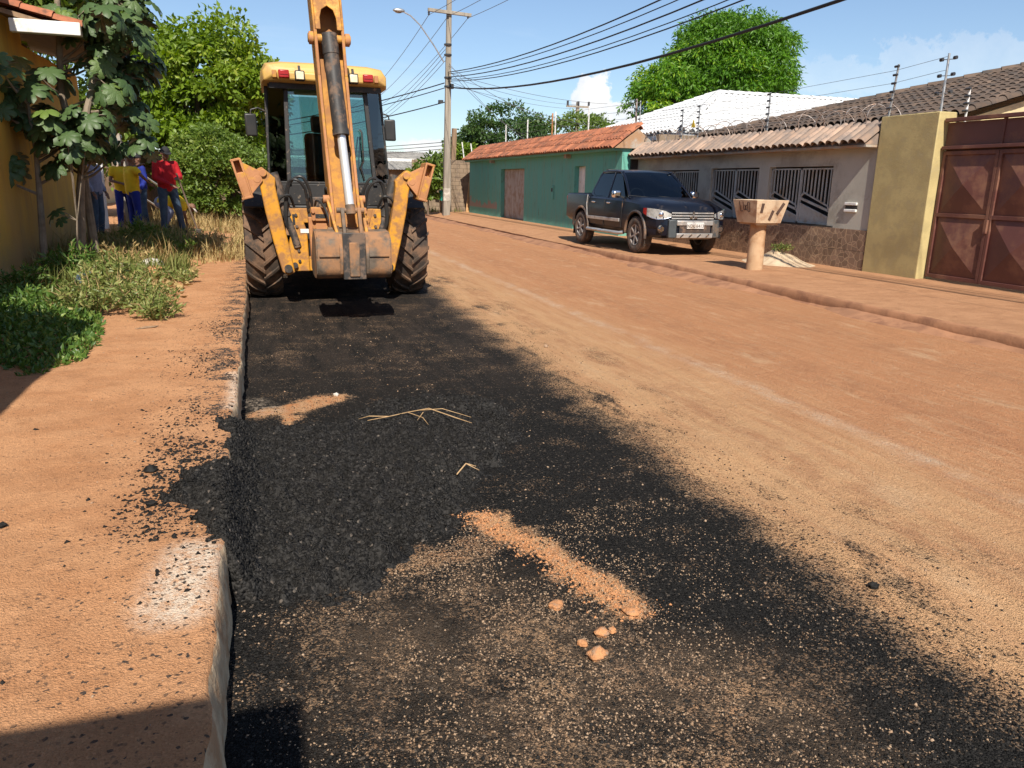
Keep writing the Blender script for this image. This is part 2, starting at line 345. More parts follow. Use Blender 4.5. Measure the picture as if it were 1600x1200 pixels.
def m_leaf(name, c1, c2, c3, trans=.25, rough=.45, spec=.4):
    q = NT(name); at = q.n.new('ShaderNodeAttribute'); at.attribute_name = 'rnd'; f = at.outputs['Fac']
    col = q.mix(q.step(f, .05, .6), c1, c2); col = q.mix(q.step(f, .8, 1.0), col, c3)
    q.done(col, rough, 0, None, spec)
    tr = q.n.new('ShaderNodeBsdfTranslucent'); hs = q.n.new('ShaderNodeHueSaturation'); q.l.new(col, hs.inputs['Color']); hs.inputs['Value'].default_value = 1.5; hs.inputs['Saturation'].default_value = 1.1
    q.l.new(hs.outputs[0], tr.inputs[0])
    ms = q.n.new('ShaderNodeMixShader'); ms.inputs[0].default_value = trans
    q.l.new(q.b.outputs[0], ms.inputs[1]); q.l.new(tr.outputs[0], ms.inputs[2]); q.l.new(ms.outputs[0], q.n['Material Output'].inputs[0])
    return q.m
MT['leaf_mango'] = m_leaf('mango_leaves', (.045,.125,.010), (.095,.215,.014), (.26,.37,.02), .34)
MT['leaf_dark'] = m_leaf('dark_tree_leaves', (.030,.065,.016), (.050,.100,.022), (.10,.14,.04), .25)
MT['leaf_lime'] = m_leaf('lime_tree_leaves', (.085,.145,.014), (.165,.245,.020), (.30,.34,.045), .38)
MT['leaf_bush'] = m_leaf('bush_leaves', (.070,.120,.020), (.125,.190,.030), (.22,.27,.05), .35)
MT['leaf_weed'] = m_leaf('weed_leaves', (.110,.150,.035), (.20,.235,.065), (.42,.37,.15), .25)
MT['leaf_cover'] = m_leaf('ground_cover_leaves', (.050,.105,.018), (.090,.165,.028), (.20,.26,.06), .25)
MT['straw'] = m_leaf('dry_grass', (.30,.21,.09), (.42,.31,.14), (.16,.17,.05), .2, .8, .2)
MT['grass'] = m_leaf('green_grass', (.09,.12,.025), (.15,.17,.045), (.32,.27,.11), .25, .7, .2)
def m_cec():
    q = NT('large_palmate_leaf'); oi = q.n.new('ShaderNodeObjectInfo'); f = oi.outputs['Random']
    up = q.mix(f, (.045,.080,.026), (.085,.130,.045)); up = q.mix(q.step(f, .9, .97), up, (.10,.15,.03))
    col = q.mix(q.g.outputs['Backfacing'], up, (.22,.24,.16))
    tcn = q.n.new('ShaderNodeTexCoord')
    return q.done(col, .48, 0, q.bump(q.noise(9, 3, .5, tcn.outputs['Object']), .4, .02), .28)
MT['leaf_cec'] = m_cec()
def m_glass(name, tint, refl=.12, rough=.02):
    q = NT(name); q.n.remove(q.b)
    tr = q.n.new('ShaderNodeBsdfTransparent'); tr.inputs[0].default_value = (*tint, 1)
    gl = q.n.new('ShaderNodeBsdfGlossy'); gl.inputs['Roughness'].default_value = rough
    fr = q.n.new('ShaderNodeFresnel'); fr.inputs[0].default_value = 1.5
    f = q.math('ADD', fr.outputs[0], refl, None, True)
    ms = q.n.new('ShaderNodeMixShader'); q.l.new(f, ms.inputs[0]); q.l.new(tr.outputs[0], ms.inputs[1]); q.l.new(gl.outputs[0], ms.inputs[2]); q.l.new(ms.outputs[0], q.n['Material Output'].inputs[0])
    return q.m
MT['cab_glass'] = m_glass('cab_glass', (.55,.70,.68), .05)
MT['car_glass'] = m_glass('tinted_car_glass', (.05,.065,.07), 0.0)
MT['windscreen'] = m_glass('windscreen_glass', (.30,.40,.44), .05)
MT['lens'] = m_glass('clear_lens', (.9,.9,.9), .1)
# the ground of the street: dirt, and asphalt grains strewn over it
def seg_d(q, x, y, ax, ay, bx, by):
    L2 = (bx-ax)**2+(by-ay)**2
    t = q.math('DIVIDE', q.math('ADD', q.math('MULTIPLY', q.math('SUBTRACT', x, ax), bx-ax), q.math('MULTIPLY', q.math('SUBTRACT', y, ay), by-ay)), L2, None, True)
    dx = q.math('SUBTRACT', x, q.math('MULTIPLY_ADD', t, bx-ax, ax)); dy = q.math('SUBTRACT', y, q.math('MULTIPLY_ADD', t, by-ay, ay))
    return q.math('SQRT', q.math('ADD', q.math('MULTIPLY', dx, dx), q.math('MULTIPLY', dy, dy)))
def m_road():
    q = NT('street_dirt_and_asphalt'); x, y, z = q.xyz()
    # warped coordinates
    w1 = q.math('MULTIPLY_ADD', q.noise(1.3, 6, .62), 2, -1); w2 = q.math('MULTIPLY_ADD', q.noise(1.9, 6, .62, q.scale(q.pos, (1.01,.97,1.3))), 2, -1)
    w3 = q.math('MULTIPLY_ADD', q.noise(4.2, 7, .7), 2, -1)
    xw = q.math('ADD', q.math('ADD', x, q.math('MULTIPLY', w1, .26)), q.math('MULTIPLY', w3, .22)); yw = q.math('ADD', y, q.math('MULTIPLY', w2, .3))
    streak = q.noise(5, 5, .62, q.scale(q.pos, (1.6, .16, 1)))
    streak2 = q.noise(14, 4, .6, q.scale(q.pos, (1.6, .12, 1)))
    fine = q.noise(85, 3, .7); mid = q.noise(9, 6, .62)
    # dirt colour
    near = (.54,.312,.158); red = (.46,.212,.100)
    d = q.mix(q.step(q.math('ADD', xw, q.math('MULTIPLY', streak, 1.2)), 3.4, 5.0), near, red)
    d = q.mix(q.math('MULTIPLY', q.step(streak, .42, .70), .50), d, (.38,.175,.085))
    for tx_, tw_ in ((4.55,.30),(6.05,.34),(2.95,.22)):
        tk = q.math('SUBTRACT', 1, q.step(q.math('ABSOLUTE', q.math('SUBTRACT', q.math('ADD', x, q.math('MULTIPLY', w1, .22)), tx_)), tw_*.35, tw_))
        d = q.mix(q.math('MULTIPLY', q.math('MULTIPLY', tk, q.step(q.noise(7, 6, .7, q.scale(q.pos,(1,.45,1))), .40, .62)), .55), d, (.34,.155,.078))
    d = q.mix(q.math('MULTIPLY', q.step(q.noise(2.7, 7, .7, q.scale(q.pos,(1,.4,1))), .54, .72), .55), d, (.60,.40,.235))
    d = q.mix(q.math('MULTIPLY', q.step(streak2, .5, .72), .35), d, (.56,.37,.21))
    d = q.mix(q.math('MULTIPLY', q.step(mid, .5, .75), .45), d, (.53,.30,.155))
    d = q.mix(q.math('MULTIPLY', q.step(fine, .52, .75), .5), d, (.27,.14,.07))
    # worn pale line
    lw = q.math('ABSOLUTE', q.math('SUBTRACT', q.math('ADD', x, q.math('MULTIPLY', w1, .10)), 3.69))
    line = q.math('MULTIPLY', q.math('SUBTRACT', 1, q.step(lw, .0, .15)), q.math('MULTIPLY', q.step(q.noise(2.3, 6, .7), .34, .72), .85))
    line = q.math('MULTIPLY', line, q.step(q.noise(70, 2, .6), .3, .6))
    d = q.mix(line, d, (.58,.46,.35))
    # asphalt cover 0..1
    e = q.math('ADD', q.math('SUBTRACT', xw, q.math('MULTIPLY', y, .03)), 0)
    cov = q.math('SUBTRACT', 1, q.step(e, 1.78, 2.42))
    film = q.math('MULTIPLY', q.math('SUBTRACT', 1, q.step(e, 2.2, 3.2)), q.step(q.noise(2.4, 7, .68, q.scale(q.pos,(1,.42,1))), .47, .68))
    cov = q.math('MAXIMUM', cov, q.math('MULTIPLY', film, .72))
    cov = q.math('MULTIPLY', cov, q.math('SUBTRACT', 1, q.math('MULTIPLY', q.step(yw, 12, 17), .75)))
    cov = q.math('MULTIPLY', cov, q.math('MULTIPLY_ADD', q.step(q.noise(3.0, 6, .65), .66, .42), .20, .80))
    # thin, dirt-mixed zone near the photographer
    zn = seg_d(q, xw, yw, .55, 2.3, 1.15, 1.6)
    thin = q.math('SUBTRACT', 1, q.step(zn, .22, .74))
    cov = q.math('MULTIPLY', cov, q.math('SUBTRACT', 1, q.math('MULTIPLY', thin, q.math('MULTIPLY_ADD', q.step(q.noise(3.2, 9, .78), .40, .66), .42, .06))))
    # brownish film across the far half
    far = q.math('MULTIPLY', q.step(y, 5.2, 7.0), q.math('MULTIPLY', q.step(q.noise(2.2, 6, .65, q.scale(q.pos,(1,.5,1))), .46, .70), .24))
    cov = q.math('MULTIPLY', cov, q.math('SUBTRACT', 1, far))
    # clay ribs and patches
    def clay(ax, ay, bx, by, w):
        s1 = q.math('MULTIPLY_ADD', q.noise(6, 5, .65), .36, -.18); s2 = q.math('MULTIPLY_ADD', q.noise(7, 5, .65, q.scale(q.pos,(1.1,.9,1.7))), .36, -.18)
        dd = seg_d(q, q.math('ADD', x, s1), q.math('ADD', y, s2), ax, ay, bx, by)
        return q.math('SUBTRACT', 1, q.step(dd, w*.25, w))
    cl = q.math('MAXIMUM', clay(.93,3.27,1.10,2.86,.13), clay(1.10,2.86,1.24,2.33,.13))
    cl = q.math('MAXIMUM', cl, clay(.02,5.30,.42,5.55,.20)); cl = q.math('MAXIMUM', cl, clay(.12,5.3,.10,5.05,.10))
    cl = q.math('MAXIMUM', cl, q.math('MULTIPLY', clay(.40,2.9,.9,2.98,.14), .45))
    cov = q.math('MULTIPLY', cov, q.math('SUBTRACT', 1, q.math('MULTIPLY', cl, .93)))
    cl = q.math('MULTIPLY', cl, q.step(q.noise(12, 8, .80), .43, .64))
    wpl = clay(-.15,5.62,.02,5.35,.16)
    d = q.mix(cl, d, (.52,.205,.078))
    # grain dither: each grain is asphalt or dirt
    c1 = q.vor(190, 'Color'); c2 = q.vor(110, 'Color', 'F1'); r1 = q.xyz(c1); r2 = q.xyz(c2)
    cov2 = q.math('MULTIPLY_ADD', cov, 1.16, -.05)
    g1 = q.step(q.math('SUBTRACT', cov2, r1[0]), -.06, .06); g2 = q.step(q.math('SUBTRACT', cov2, r2[0]), -.06, .06)
    gr = q.math('MULTIPLY_ADD', g2, .5, q.math('MULTIPLY', g1, .5))
    a = q.mix(q.step(r1[1], .2, .95), (.011,.0105,.010), (.030,.028,.026))
    a = q.mix(q.math('MULTIPLY', q.math('MULTIPLY', thin, q.step(q.noise(2.4, 9, .75), .34, .62)), .75), a, (.105,.075,.052))
    a = q.mix(q.math('MULTIPLY', q.step(r2[2], .95, .98), .6), a, (.19,.15,.115))
    a = q.mix(q.math('MULTIPLY', q.math('MULTIPLY', q.step(y, 4.6, 7), q.step(streak, .3, .65)), .35), a, (.085,.062,.048))
    dd = q.mix(q.math('MULTIPLY', q.step(r1[2], .55, .95), .22), d, (.60,.42,.26)); dd = q.mix(q.math('MULTIPLY', q.step(cov, .25, .75), q.math('MULTIPLY_ADD', r2[1], .5, .42)), dd, (.20,.145,.10))
    col = q.mix(gr, dd, a)
    col = q.mix(q.math('MULTIPLY', q.math('MULTIPLY', wpl, .6), q.step(q.noise(24,6,.75), .44, .62)), col, (.50,.40,.30))
    h = q.math('ADD', q.math('MULTIPLY', q.vor(190, 'Distance'), -.6), q.math('MULTIPLY', q.vor(110,'Distance'), -.5))
    n1 = q.bump(h, 1.0, .013); n1 = q.bump(q.noise(38, 5, .7), .8, .016, n1); n1 = q.bump(q.noise(11, 6, .65), .6, .02, n1); n1 = q.bump(streak2, .35, .02, n1)
    return q.done(col, q.math('MULTIPLY_ADD', gr, -.16, .95), 0, n1, q.math('MULTIPLY_ADD', gr, -.08, .12))
MT['road'] = m_road()
def m_walk(name, c1, c2, kx, black=True):
    "trodden dirt over concrete; asphalt crumbs trodden in near the kerb line kx"
    q = NT(name); x, y, z = q.xyz()
    w = q.math('MULTIPLY_ADD', q.noise(2.2, 6, .62), 2, -1)
    st = q.noise(3.2, 6, .62, q.scale(q.pos,(.85,1.2,1)))
    col = q.mix(q.step(st, .36, .66), c1, c2)
    col = q.mix(q.math('MULTIPLY', q.step(q.noise(7.5, 6, .65), .52, .72), .5), col, tuple(v*.72 for v in c2))
    col = q.mix(q.math('MULTIPLY', q.step(q.noise(60, 3, .7), .55, .8), .45), col, tuple(v*.62 for v in c2))
    col = q.mix(q.math('MULTIPLY', q.step(q.noise(33, 3, .6), .6, .8), .35), col, tuple(min(1,v*1.25) for v in c1))
    if black:
        # kerb top: bare concrete and asphalt smears
        kd = q.math('ABSOLUTE', q.math('SUBTRACT', q.math('ADD', x, q.math('MULTIPLY', w, .05)), kx-.05))
        band = q.math('SUBTRACT', 1, q.step(kd, .05, .30))
        wh = seg_d(q, q.math('ADD', x, q.math('MULTIPLY', w, .09)), q.math('ADD', y, q.math('MULTIPLY', w, .12)), -.34, 2.42, -.27, 2.80)
        whm = q.math('SUBTRACT', 1, q.step(wh, .02, .19))
        wh2 = seg_d(q, q.math('ADD', x, q.math('MULTIPLY', w, .09)), y, -.2, 4.75, -.2, 5.6)
        whm = q.math('MAXIMUM', whm, q.math('MULTIPLY', q.math('SUBTRACT', 1, q.step(wh2, .02, .10)), .8))
        col = q.mix(q.math('MULTIPLY', q.math('MULTIPLY', whm, .9), q.step(q.noise(26, 5, .75), .28, .62)), col, (.74,.63,.50))
        cov = q.math('MULTIPLY', band, q.step(q.math('ADD', q.noise(4.5, 6, .68), q.math('MULTIPLY', q.step(y, 4.0, 6.0), .06)), .50, .66))
        cov = q.math('MULTIPLY', cov, q.step(y, 3.0, 3.6))
        ft = q.math('MULTIPLY', q.math('SUBTRACT', 1, q.step(kd, .1, .9)), .055)
        r1 = q.xyz(q.vor(95, 'Color'))
        g1 = q.step(q.math('SUBTRACT', q.math('ADD', q.math('MULTIPLY', cov, .85), ft), r1[0]), -.05, .05)
        col = q.mix(g1, col, (.05,.042,.036))
    gv = q.xyz(q.vor(150, 'Color')); col = q.mix(q.math('MULTIPLY', q.step(gv[0], .62, .98), .30), col, tuple(v*.55 for v in c2)); col = q.mix(q.math('MULTIPLY', q.step(gv[1], .8, 1.0), .35), col, tuple(min(1,v*1.35) for v in c1))
    n1 = q.bump(q.vor(150), .7, .008); n1 = q.bump(q.noise(45, 6, .78), .85, .014, n1); n1 = q.bump(q.noise(8, 6, .65), .45, .02, n1)
    return q.done(col, .93, 0, n1, .25)
MT['walk_left'] = m_walk('left_sidewalk_dirt', (.55,.285,.140), (.455,.218,.100), -.2)
MT['walk_right'] = m_walk('right_sidewalk_dirt', (.45,.235,.120), (.37,.185,.092), 7.25, False)
MT['kerb_face'] = mat('kerb_face_concrete', (.54,.41,.26), (.40,.28,.17), 11, .95, dirt=(.36,.20,.10), damt=.42, dsc=9, bump=1.0, bsc=28)
MT['kerb_r'] = mat('right_kerb_dirt', (.34,.165,.085), (.25,.12,.062), 3, .95, dirt=(.19,.085,.045), damt=.4, bump=.5, bsc=25)
def m_asph():
    q = NT('fresh_asphalt_mix')
    c = q.xyz(q.vor(85, 'Color')); col = q.mix(q.step(c[0], .1, .9), (.010,.0096,.0094), (.034,.032,.030))
    col = q.mix(q.math('MULTIPLY', q.step(c[1], .975, .99), .55), col, (.17,.14,.115))
    n1 = q.bump(q.math('MULTIPLY', q.vor(85), -1), .9, .012); n1 = q.bump(q.noise(30, 4, .7), .6, .012, n1)
    return q.done(col, .72, 0, n1, .07)
MT['asphalt'] = m_asph()
MT['crumb'] = mat('asphalt_crumbs', (.010,.0095,.009), (.026,.024,.022), 40, .75, bump=.4, bsc=150, spec=.12)
MT['pebble'] = mat('pale_pebbles', (.36,.255,.17), (.28,.17,.10), 40, .9, bump=.3, bsc=150)
# ---------------------------------------------------------------- ground, road, sidewalks
KL, KR = -0.20, 7.25
tag(grid('ground', np.array([-700,-200,-60,-20,-8,20,60,200,700.]), np.array([-400,-100,-30,20,62,200,500,1200.]), lambda X, Y: X*0-.06, MT['walk_right']), kind='structure')
def smooth(a, b, v): t = np.clip((v-a)/(b-a), 0, 1); return t*t*(3-2*t)
def road_z(X, Y): return (fbm(X, Y, 1.6, 5, 3)-.48)*.035*smooth(60, 8, Y)
xs = np.concatenate([np.arange(-.30, 3.0, .03), np.arange(3.0, 7.45, .09)]); ys = np.concatenate([np.arange(-3, 1.4, .2), np.arange(1.4, 6, .03), np.arange(6, 14, .08), np.arange(14, 75, .5)])
tag(grid('road', xs, ys, road_z, MT['road']), kind='structure')
def kx(Y): return KL+.022*(fbm(Y, Y*0, 2.2, 4, 5)-.5)*2+.012*(vnoise(Y, Y*0, 9, 8)-.5)
def lot_z(X, Y):
    z = .215+.045*smooth(-.5,-3,X)+.06*smooth(10, 18, Y)*smooth(-.4,-1.6,X)
    return z+(fbm(X, Y, 1.8, 5, 9)-.48)*.045+(vnoise(X, Y, 14, 4)-.5)*.006
ys2 = np.concatenate([np.arange(-4, 1.3, .2), np.arange(1.3, 7, .035), np.arange(7, 15, .1), np.arange(15, 75, .5)])
us = np.concatenate([[-9,-7,-5,-4,-3.4], np.arange(-3, -1, .08), np.arange(-1, -.12, .035), np.array([-.10,-.075,-.05])])
def left_walk():
    V = []; nx = len(us)+6
    for Y in ys2:
        k = float(kx(np.array([Y]))[0]); br = float(vnoise(np.array([Y]), np.array([.5]), 5, 31)[0])
        r = .014+.014*max(0, br-.6)*2
        for u in us: V.append((k+u, Y, float(lot_z(np.array([k+u]), np.array([Y]))[0])))
        zt = float(lot_z(np.array([k-.05]), np.array([Y]))[0])
        j = .012*(vnoise(np.array([Y]), np.array([.1]), 22, 2)[0]-.5)+.008*(vnoise(np.array([Y]), np.array([.1]), 9, 3)[0]-.5)+.010*abs(math.sin(Y*26))*float(smooth(4.6,5.4,Y)*smooth(11,9.5,Y))
        V += [(k-r, Y, zt-.002), (k-r*.4+j, Y, zt-.012), (k+.002+j, Y, zt-.035), (k+.012, Y, zt*.5), (k+.016-j, Y, .03), (k+.02, Y, -.06)]
    V = np.array(V); ny = len(ys2); i = (np.arange(ny-1)[:,None]*nx+np.arange(nx-1)[None,:]).ravel()
    F = np.stack([i, i+1, i+nx+1, i+nx], 1)
    o = link(bpy.data.objects.new('left_sidewalk', npmesh('left_sidewalk', V, F, MT['walk_left'], None, True)))
    me = o.data; me.materials.append(MT['kerb_face'])
    idx = np.zeros(len(F), np.int32).reshape(ny-1, nx-1); idx[:, len(us)+1:] = 1; me.polygons.foreach_set('material_index', idx.ravel())
    return tag(o, kind='structure')
left_walk()
def right_walk():
    V = []; U = [0, .004, .02, .05, .12, .4, .8, 1.3, 1.9, 2.5, 3.1, 3.6, 5]
    ys_ = np.concatenate([np.arange(-3, 5, .4), np.arange(5, 20, .12), np.arange(20, 75, .5)])
    for Y in ys_:
        k = KR+.05*(float(fbm(np.array([Y]), np.array([1.]), 1.1, 4, 6)[0])-.5)
        wear = .05*smooth(15, 18, Y)
        for j, u in enumerate(U):
            z = -.05 if j == 0 else (.05 if j == 1 else (.125-wear if j == 2 else .148-wear*(u < .6)))
            V.append((k+u+wear*(j in (1,2)), Y, z+(float(fbm(np.array([k+u]), np.array([Y]), 1.7, 4, 12)[0])-.48)*.022*(j > 1)))
    V = np.array(V); nx = len(U); ny = len(ys_); i = (np.arange(ny-1)[:,None]*nx+np.arange(nx-1)[None,:]).ravel(); F = np.stack([i, i+1, i+nx+1, i+nx], 1)
    o = link(bpy.data.objects.new('right_sidewalk', npmesh('right_sidewalk', V, F, MT['walk_right'], None, True)))
    o.data.materials.append(MT['kerb_r']); idx = np.zeros((ny-1, nx-1), np.int32); idx[:, :3] = 1; o.data.polygons.foreach_set('material_index', idx.ravel())
    tag(o, kind='structure')
    # loose red earth banked along the gutter
    xs_ = np.linspace(6.55, 7.34, 16); yy = np.concatenate([np.arange(2, 16, .07), np.arange(16, 45, .3)])
    def bz(X, Y):
        b = fbm(X, Y, 2.6, 5, 21); e = fbm(X*0, Y, .8, 4, 14)
        return np.clip(smooth(6.85+.45*(.6-e)*1.6, 7.28, X)*.085*(.35+e)+(b-.5)*.03*smooth(6.9, 7.2, X)-.014, -.03, .2)
    tag(grid('gutter_earth', xs_, yy, bz, MT['kerb_r']), 'loose red earth banked in the gutter along the right kerb', 'earth', kind='stuff')
right_walk()
# fresh asphalt heap
POLY = [(-.24,2.86),(.02,2.72),(.18,2.66),(.32,2.74),(.46,2.95),(.72,3.12),(.9,3.36),(1.0,3.72),(1.22,4.0),(1.5,4.45),(1.62,4.9),(1.5,5.35),(1.05,5.55),(.7,5.3),(.45,4.98),(.1,4.86),(-.2,5.0),(-.27,4.5),(-.30,4.1),(-.36,3.75),(-.47,3.48),(-.50,3.28),(-.36,3.12)]
def poly_d(X, Y, P):
    d = np.full(X.shape, 1e9); ins = np.zeros(X.shape, bool); n = len(P)
    for i in range(n):
        ax, ay = P[i]; bx, by = P[(i+1)%n]; ex, ey = bx-ax, by-ay
        t = np.clip(((X-ax)*ex+(Y-ay)*ey)/(ex*ex+ey*ey), 0, 1); d = np.minimum(d, np.hypot(X-ax-t*ex, Y-ay-t*ey))
        c = ((ay > Y) != (by > Y)) & (X < (bx-ax)*(Y-ay)/(by-ay+1e-12)+ax); ins ^= c
    return np.where(ins, d, -d)
def base_z(X, Y): return np.where(X < KL+.02, lot_z(X, Y), road_z(X, Y))
def heap_z(X, Y):
    d = poly_d(X+(fbm(X,Y,5,5,40)-.5)*.30+(vnoise(X,Y,30,42)-.5)*.07, Y+(fbm(X,Y,5,5,41)-.5)*.30+(vnoise(X,Y,30,43)-.5)*.07, POLY)
    h = smooth(-.015, .22, d)*(.050+.035*fbm(X,Y,2.2,3,44))
    zb = road_z(X, Y)*(X > KL)+smooth(KL+.13, KL-.03, X)*lot_z(np.minimum(X, KL-.05), Y)*(1)*smooth(-.03,.06,d)
    far = smooth(5.5, 4.8, Y)
    gran = (vnoise(X,Y,55,51)-.5)*.022+(vnoise(X,Y,26,52)-.5)*.045+(vnoise(X,Y,10,53)-.5)*.045
    z = zb+h*(.35+.65*far)+gran*smooth(-.02,.06,d)
    return np.where(d < -.02, np.where(X < KL-.02, .1, -.05), z)
tag(grid('asphalt_heap', np.arange(-.62, 1.85, .011), np.arange(2.45, 5.85, .012), heap_z, MT['asphalt']), 'heap of fresh black asphalt mix spread against the left kerb', 'asphalt', kind='stuff')
# crumbs and pebbles
OCT_V = np.array([(1,0,0),(-1,0,0),(0,1,0),(0,-1,0),(0,0,1),(0,0,-1)], float); OCT_F = np.array([(0,2,4),(2,1,4),(1,3,4),(3,0,4),(2,0,5),(1,2,5),(3,1,5),(0,3,5)])
def pebbles(name, P, S, m_, label, cat, g=NR):
    N = len(P); J = OCT_V[None]*(g.uniform(.6,1.25,(N,6,1)))+g.normal(0,.18,(N,6,3))
    a = g.uniform(0, 6.28, N); c, s = np.cos(a), np.sin(a); J = np.stack([J[:,:,0]*c[:,None]-J[:,:,1]*s[:,None], J[:,:,0]*s[:,None]+J[:,:,1]*c[:,None], J[:,:,2]*.75], -1)
    V = (P[:,None]+J*S[:,None,None]).reshape(-1,3); F = (OCT_F[None]+6*np.arange(N)[:,None,None]).reshape(-1,3)
    o = link(bpy.data.objects.new(name, npmesh(name, V, F, m_))); return tag(o, label, cat, kind='stuff')
def ground_pts(X, Y): return np.stack([X, Y, base_z(X, Y)], -1)
def crumbs():
    g = NR
    # on the sidewalk, thicker to the kerb
    n = 12000; X = KL-.03-np.abs(g.normal(0,.22,n)); Y = 1.5+7*g.random(n)**1.25
    k = (vnoise(X,Y,3.5,61) > .40+.25*smooth(-.3,-1.2,X)) & (g.random(n) < np.where((Y > 2.25) & (Y < 2.95), .25, 1)); X, Y = X[k], Y[k]; S = .0022+.011*g.random(len(X))**7
    P1 = ground_pts(X, Y); 
    n = 150; X2 = g.uniform(-2.4, -.3, n); Y2 = g.uniform(1.6, 7, n); S2 = .003+.012*g.random(n)**4
    # around the spill
    n = 2600; X3 = g.normal(-.42,.10,n); Y3 = g.normal(3.5,.42,n); k = (X3 < KL-.02) & (Y3 > 2.92); X3, Y3 = X3[k], Y3[k]; S3 = .0025+.013*g.random(len(X3))**5
    P = np.concatenate([P1, ground_pts(X2,Y2), ground_pts(X3,Y3)]); S = np.concatenate([S, S2, S3])
    pebbles('asphalt_crumbs', P, S, MT['crumb'], 'black asphalt crumbs scattered over the left sidewalk', 'crumbs')
    # grains on the heap
    n = 46000; X = g.uniform(-.5,1.6,n); Y = g.uniform(2.6,5.4,n); d = poly_d(X,Y,POLY); k = d > .0; X, Y = X[k], Y[k]
    pebbles('asphalt_grains', np.stack([X,Y,heap_z(X,Y)],-1), .0035+.0085*g.random(len(X))**2.5, MT['crumb'], 'loose black grains lying on the asphalt heap', 'grains')
    # grains on the road
    n = 42000; X = g.uniform(-.15,2.9,n); Y = 1.35+6.5*g.random(n)**1.8; k = (g.random(n) < np.clip((2.75-X)/.8,.05,1)) & (poly_d(X,Y,POLY) < .02); X, Y = X[k], Y[k]
    pebbles('road_grains', ground_pts(X,Y), .002+.0065*g.random(len(X))**3, MT['crumb'], 'dark gravel grains strewn on the left half of the road', 'grains')
    n = 16000; X = g.normal(.9,.55,n); Y = 1.35+1.9*g.random(n); k = (poly_d(X,Y,POLY) < -.02) & (X > KL+.03) & (fbm(X,Y,5,4,66) > .42); X, Y = X[k], Y[k]
    pebbles('dirt_grains', ground_pts(X,Y), .0018+.0045*g.random(len(X))**3, MT['dirt_grain'], 'tan dirt grains mixed over the thin asphalt in the foreground', 'grains')
    n = 2600; X = g.normal(1.10,.09,n)+.0; Y = g.uniform(2.25,3.35,n); X = .93+(3.27-Y)*.33+g.normal(0,.055,n)
    pebbles('clay_crumbs', ground_pts(X,Y), .002+.009*g.random(n)**4, MT['clay'], 'red clay crumbs along the clay rib on the asphalt', 'crumbs')
    n = 3600; X = g.uniform(-.15,6.5,n); Y = 1.35+8*g.random(n)**1.5; k = poly_d(X,Y,POLY) < .02; X, Y = X[k], Y[k]
    X = np.concatenate([X, g.uniform(-2.4,-.3,420)]); Y = np.concatenate([Y, g.uniform(1.6,8,420)])
    pebbles('pale_pebbles', ground_pts(X,Y), .0022+.0075*g.random(len(X))**4, MT['pebble'], 'pale gravel pebbles scattered on road and sidewalk', 'pebbles')
MT['dirt_grain'] = mat('tan_dirt_grains', (.34,.235,.15), (.24,.155,.095), 30, .95, bump=.2)
crumbs()
def clod(loc, r, seed, label, m_=None, name='clay_clod', cat='clod', group=None, flat=.6):
    me = bpy.data.meshes.new(name); b = bmesh.new(); bmesh.ops.create_icosphere(b, subdivisions=3, radius=1)
    g = random.Random(seed); ph = [g.uniform(0,9) for _ in range(6)]
    for v in b.verts:
        c = v.co; k = 1+.10*math.sin(17*c.x+ph[5])*math.sin(15*c.y)*math.sin(16*c.z+ph[1])+.16*math.sin(3*c.x+ph[0])*math.sin(4*c.y+ph[1])+.12*math.sin(7*c.z+ph[2])+.07*math.sin(11*c.x+ph[3])*math.sin(9*c.y+ph[4])+g.uniform(-.07,.07)
        v.co = Vector((c.x*r[0]*k, c.y*r[1]*k, c.z*r[2]*k))
    b.to_mesh(me); b.free(); me.materials.append(m_ or MT['clay']); me.shade_smooth()
    o = bpy.data.objects.new(name, me); link(o); o.location = (loc[0], loc[1], float(base_z(np.array([loc[0]]), np.array([loc[1]]))[0])+r[2]*flat); o.rotation_euler = (0,0,g.uniform(0,6))
    return tag(o, label, cat, group)
G1 = 'clay clods on the road'
clod((1.005,2.085), (.038,.030,.022), 1, 'largest smooth orange clay clod in the cluster on the asphalt', group=G1)
clod((1.075,2.20), (.026,.022,.018), 2, 'rough orange clay clod just behind the largest one', group=G1)
clod((1.118,2.205), (.014,.013,.012), 3, 'smallest orange clod at the right of the clod cluster', group=G1)
clod((.985,2.165), (.019,.016,.013), 4, 'little orange clod left of the clod cluster', group=G1)
clod((1.235,2.29), (.032,.024,.012), 5, 'pale orange clay lump at the near end of the clay rib', group=G1)
clod((.985,2.42), (.034,.028,.010), 6, 'flat whitish and orange lump left of the clay rib', group=G1)
clod((.47,5.62), (.022,.018,.014), 7, 'pale stone lying between the clay patch and the asphalt heap', MT['paper'], 'stone', 'stone')
clod((2.60,6.9), (.02,.02,.015), 8, 'tiny pale stone near the right edge of the asphalt', MT['pebble'], 'stone', 'stone')
clod((-.55,3.72), (.032,.028,.018), 9, 'black asphalt lump on the sidewalk left of the spill', MT['crumb'], 'asphalt_lump', 'lump', 'asphalt lumps on the sidewalk')
clod((-.50,3.30), (.022,.02,.014), 10, 'small black asphalt lump below the spill on the sidewalk', MT['crumb'], 'asphalt_lump', 'lump', 'asphalt lumps on the sidewalk')
clod((-1.02,3.22), (.017,.015,.012), 12, 'lone black asphalt nugget out on the bare sidewalk', MT['crumb'], 'asphalt_lump', 'lump', 'asphalt lumps on the sidewalk')
clod((2.27,2.20), (.02,.018,.015), 13, 'round black asphalt nugget on the dirt beside the right fringe of the asphalt', MT['crumb'], 'asphalt_lump', 'lump')
